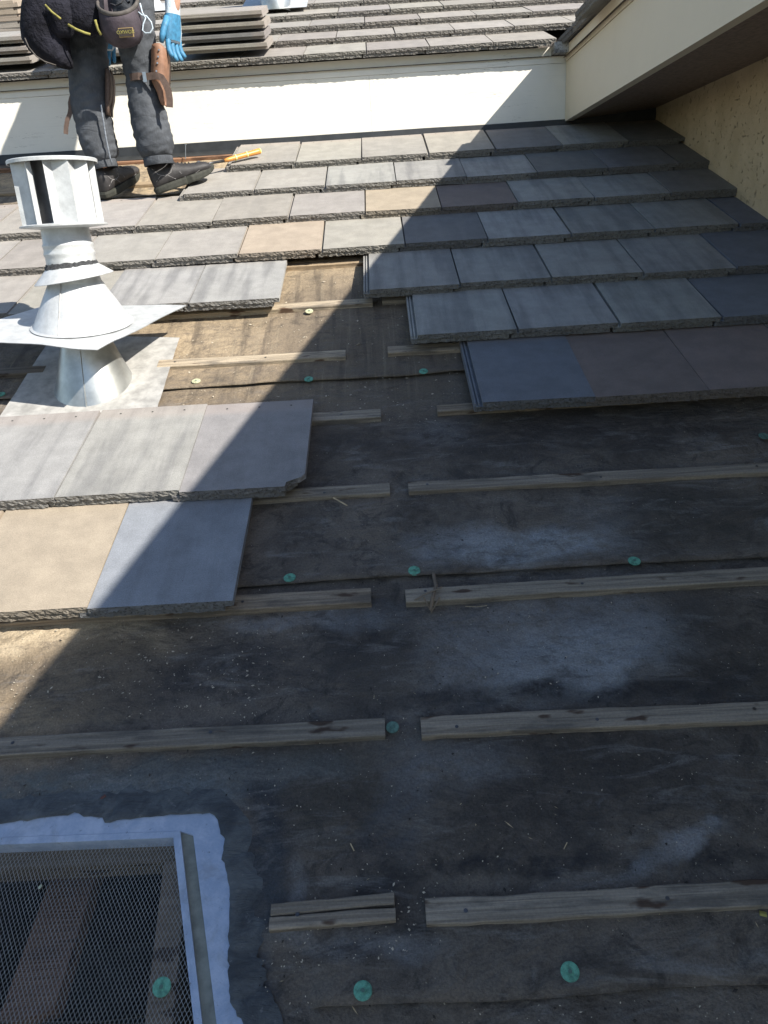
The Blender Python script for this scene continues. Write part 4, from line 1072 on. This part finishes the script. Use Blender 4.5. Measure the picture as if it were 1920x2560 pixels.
glove(wrL, [(.072, .15, -.10), (.082, .15, -.02), (.080, .18, .06), (.066, .2, .12)], (1, .3), (at(266, 130, 1.86)-wrL).normalized(), V((.8, .5, 0)).normalized(), .95)
# ------------------------------------------------------------------ loose bits
def scatter(n, region, zf, mat, name, smin, smax, aspect, seed, label=None):
    r = random.Random(seed); m_ = MB()
    for _ in range(n):
        px = r.uniform(region[0], region[2]); py = r.uniform(region[1], region[3])
        x, v = rp(px, py, NF)
        if in_hole(x, v, .05) or x > 1.3 or x < -2.3: continue
        s_ = r.uniform(smin, smax)*(1 if r.random() < .8 else 1.7); a = r.uniform(0, math.pi); l = s_*r.uniform(1, aspect)
        dx, dy = math.cos(a), math.sin(a); h = s_*.3
        c = Vector((x, v, NF+.0052))
        u1 = Vector((dx*l, dy*l, r.uniform(-.1, .3)*s_)); u2 = Vector((-dy*s_, dx*s_, 0))
        m_.add([c-u1-u2*.3, c+u2, c+u1*.9+u2*.2, c-u2*.8, c+Vector((0, 0, h))], [(0, 3, 4), (3, 2, 4), (2, 1, 4), (1, 0, 4)])
    o = m_.build(name, mat, lower_roof); o['kind'] = 'stuff'; return o
scatter(1500, (0, 900, 1920, 2560), NF, M_CHIP, 'grit', .0004, .0010, 2.2, 1)
scatter(420, (300, 640, 1180, 1060), NF, M_CHIP, 'grit', .0008, .0022, 2.4, 2)
scatter(260, (0, 1540, 700, 1800), NF, M_CHIP, 'grit', .0005, .0014, 2.2, 3)
scatter(500, (0, 900, 1920, 2560), NF, M_DCHIP, 'grit', .0008, .002, 2.0, 4)
scatter(110, (200, 640, 1920, 2560), NF, M_STRAW, 'straw_bits', .0003, .0007, 11, 5)
scatter(80, (700, 2200, 1100, 2420), NF, M_CHIP, 'grit', .0006, .0014, 2.0, 6)
def splinter(pp, r_, label, mat=M_STRAW, cat='splinter'):
    q = [W3(*rp(x*1.1573, y*1.1573, h), h) for x, y, h in pp]; o0 = q[0]
    m_ = MB(); m_.tube([a-o0 for a in q], r_, 6, flat=.5); m_.build('wood_splinter', mat, None, loc=o0, label=label, cat=cat)
splinter([(720, 1075, -.050), (750, 1092, -.052)], .0025, 'pale wood splinter resting on the batten next to the broken tile')
splinter([(690, 1588, -.066), (730, 1594, -.070), (762, 1597, -.071)], .0012, 'thin straw lying along the long batten\'s lower edge')
splinter([(936, 1238, -.068), (942, 1265, -.052), (935, 1290, -.052), (930, 1318, -.068)], .0038, 'frayed wood shard across the batten end, its main stem', plain('shard_wood', (.16, .12, .085)))
splinter([(880, 1305, -.070), (915, 1285, -.050), (955, 1268, -.050)], .0030, 'frayed wood shard lying diagonally over the batten end', plain('shard_wood', (.20, .155, .11)))
splinter([(915, 1290, -.052), (932, 1322, -.070), (950, 1290, -.056)], .0022, 'bent wood shard hanging below the batten end', plain('shard_wood', (.18, .14, .10)))
splinter([(1005, 1310, -.0715), (1030, 1311, -.0715), (1052, 1308, -.0715)], .0008, 'fine curved straw under the right hand batten')
splinter([(214, 1728, -.0715), (228, 1718, -.0712)], .0035, 'reddish brown dead leaf sliver above the vent opening', plain('dead_leaf', (.12, .05, .04)), 'leaf')
splinter([(1415, 1958, -.0715), (1425, 1975, -.070)], .0012, 'short straw below the bottom right batten')
splinter([(757, 1822, -.0715), (765, 1838, -.070)], .0010, 'short straw on the felt above the split batten')
splinter([(1218, 1835-1, -.0715), (1225, 1820, -.0715)], .0008, 'short pale straw on dark felt in the middle right')
splinter([(84, 1918, NF+.006), (90, 1912, NF+.008)], .0032, 'small pale leaf caught on the diamond mesh screen', plain('pale_leaf', (.42, .44, .32)), 'leaf')
splinter([(1641, 1972, -.070), (1656, 1976, -.069)], .005, 'yellow green leaf at the right end of the lowest batten', plain('yellow_leaf', (.30, .27, .07)), 'leaf')
splinter([(1243*.62, 745, NF+.007), (1253*.62, 741, NF+.008)], .003, 'small dry leaf on the felt between the two batten ends', plain('dry_leaf', (.25, .20, .13)), 'leaf')
# nail heads along the battens
mb = MB()
for x0, x1, v in [(-.30, -.15, -1.268), (-.05, 1.3, -1.27), (-1.2, -.16, -.947), (-.05, 1.3, -.957), (-.44, -.18, -.632), (-.05, 1.3, -.635), (-.28, -.13, -.285), (-.03, 1.3, -.286), (-.27, -.14, .037), (-.78, -.24, .370), (-.5, -.15, .697)]:
    x = x0 + .02
    while x < x1:
        r_ = .0034; c = Vector((x+rnd.uniform(-.02, .02), v+rnd.uniform(-.006, .006), NF+.0192))
        mb.add([c+Vector((r_*math.cos(a*math.pi/4), r_*math.sin(a*math.pi/4), 0)) for a in range(8)], [tuple(range(8))]); x += rnd.uniform(.28, .42)
o = mb.build('nail_heads', M_DKSTEEL, lower_roof); o['kind'] = 'stuff'
# ground far below
mb = MB(); mb.add([(-200, -200, -4.2), (200, -200, -4.2), (200, 200, -4.2), (-200, 200, -4.2)], [(0, 1, 2, 3)])
mb.build('ground', plain('ground_dry_grass', (.10, .10, .06), nscale=.6, var=.4, bump=0), None, kind='structure')
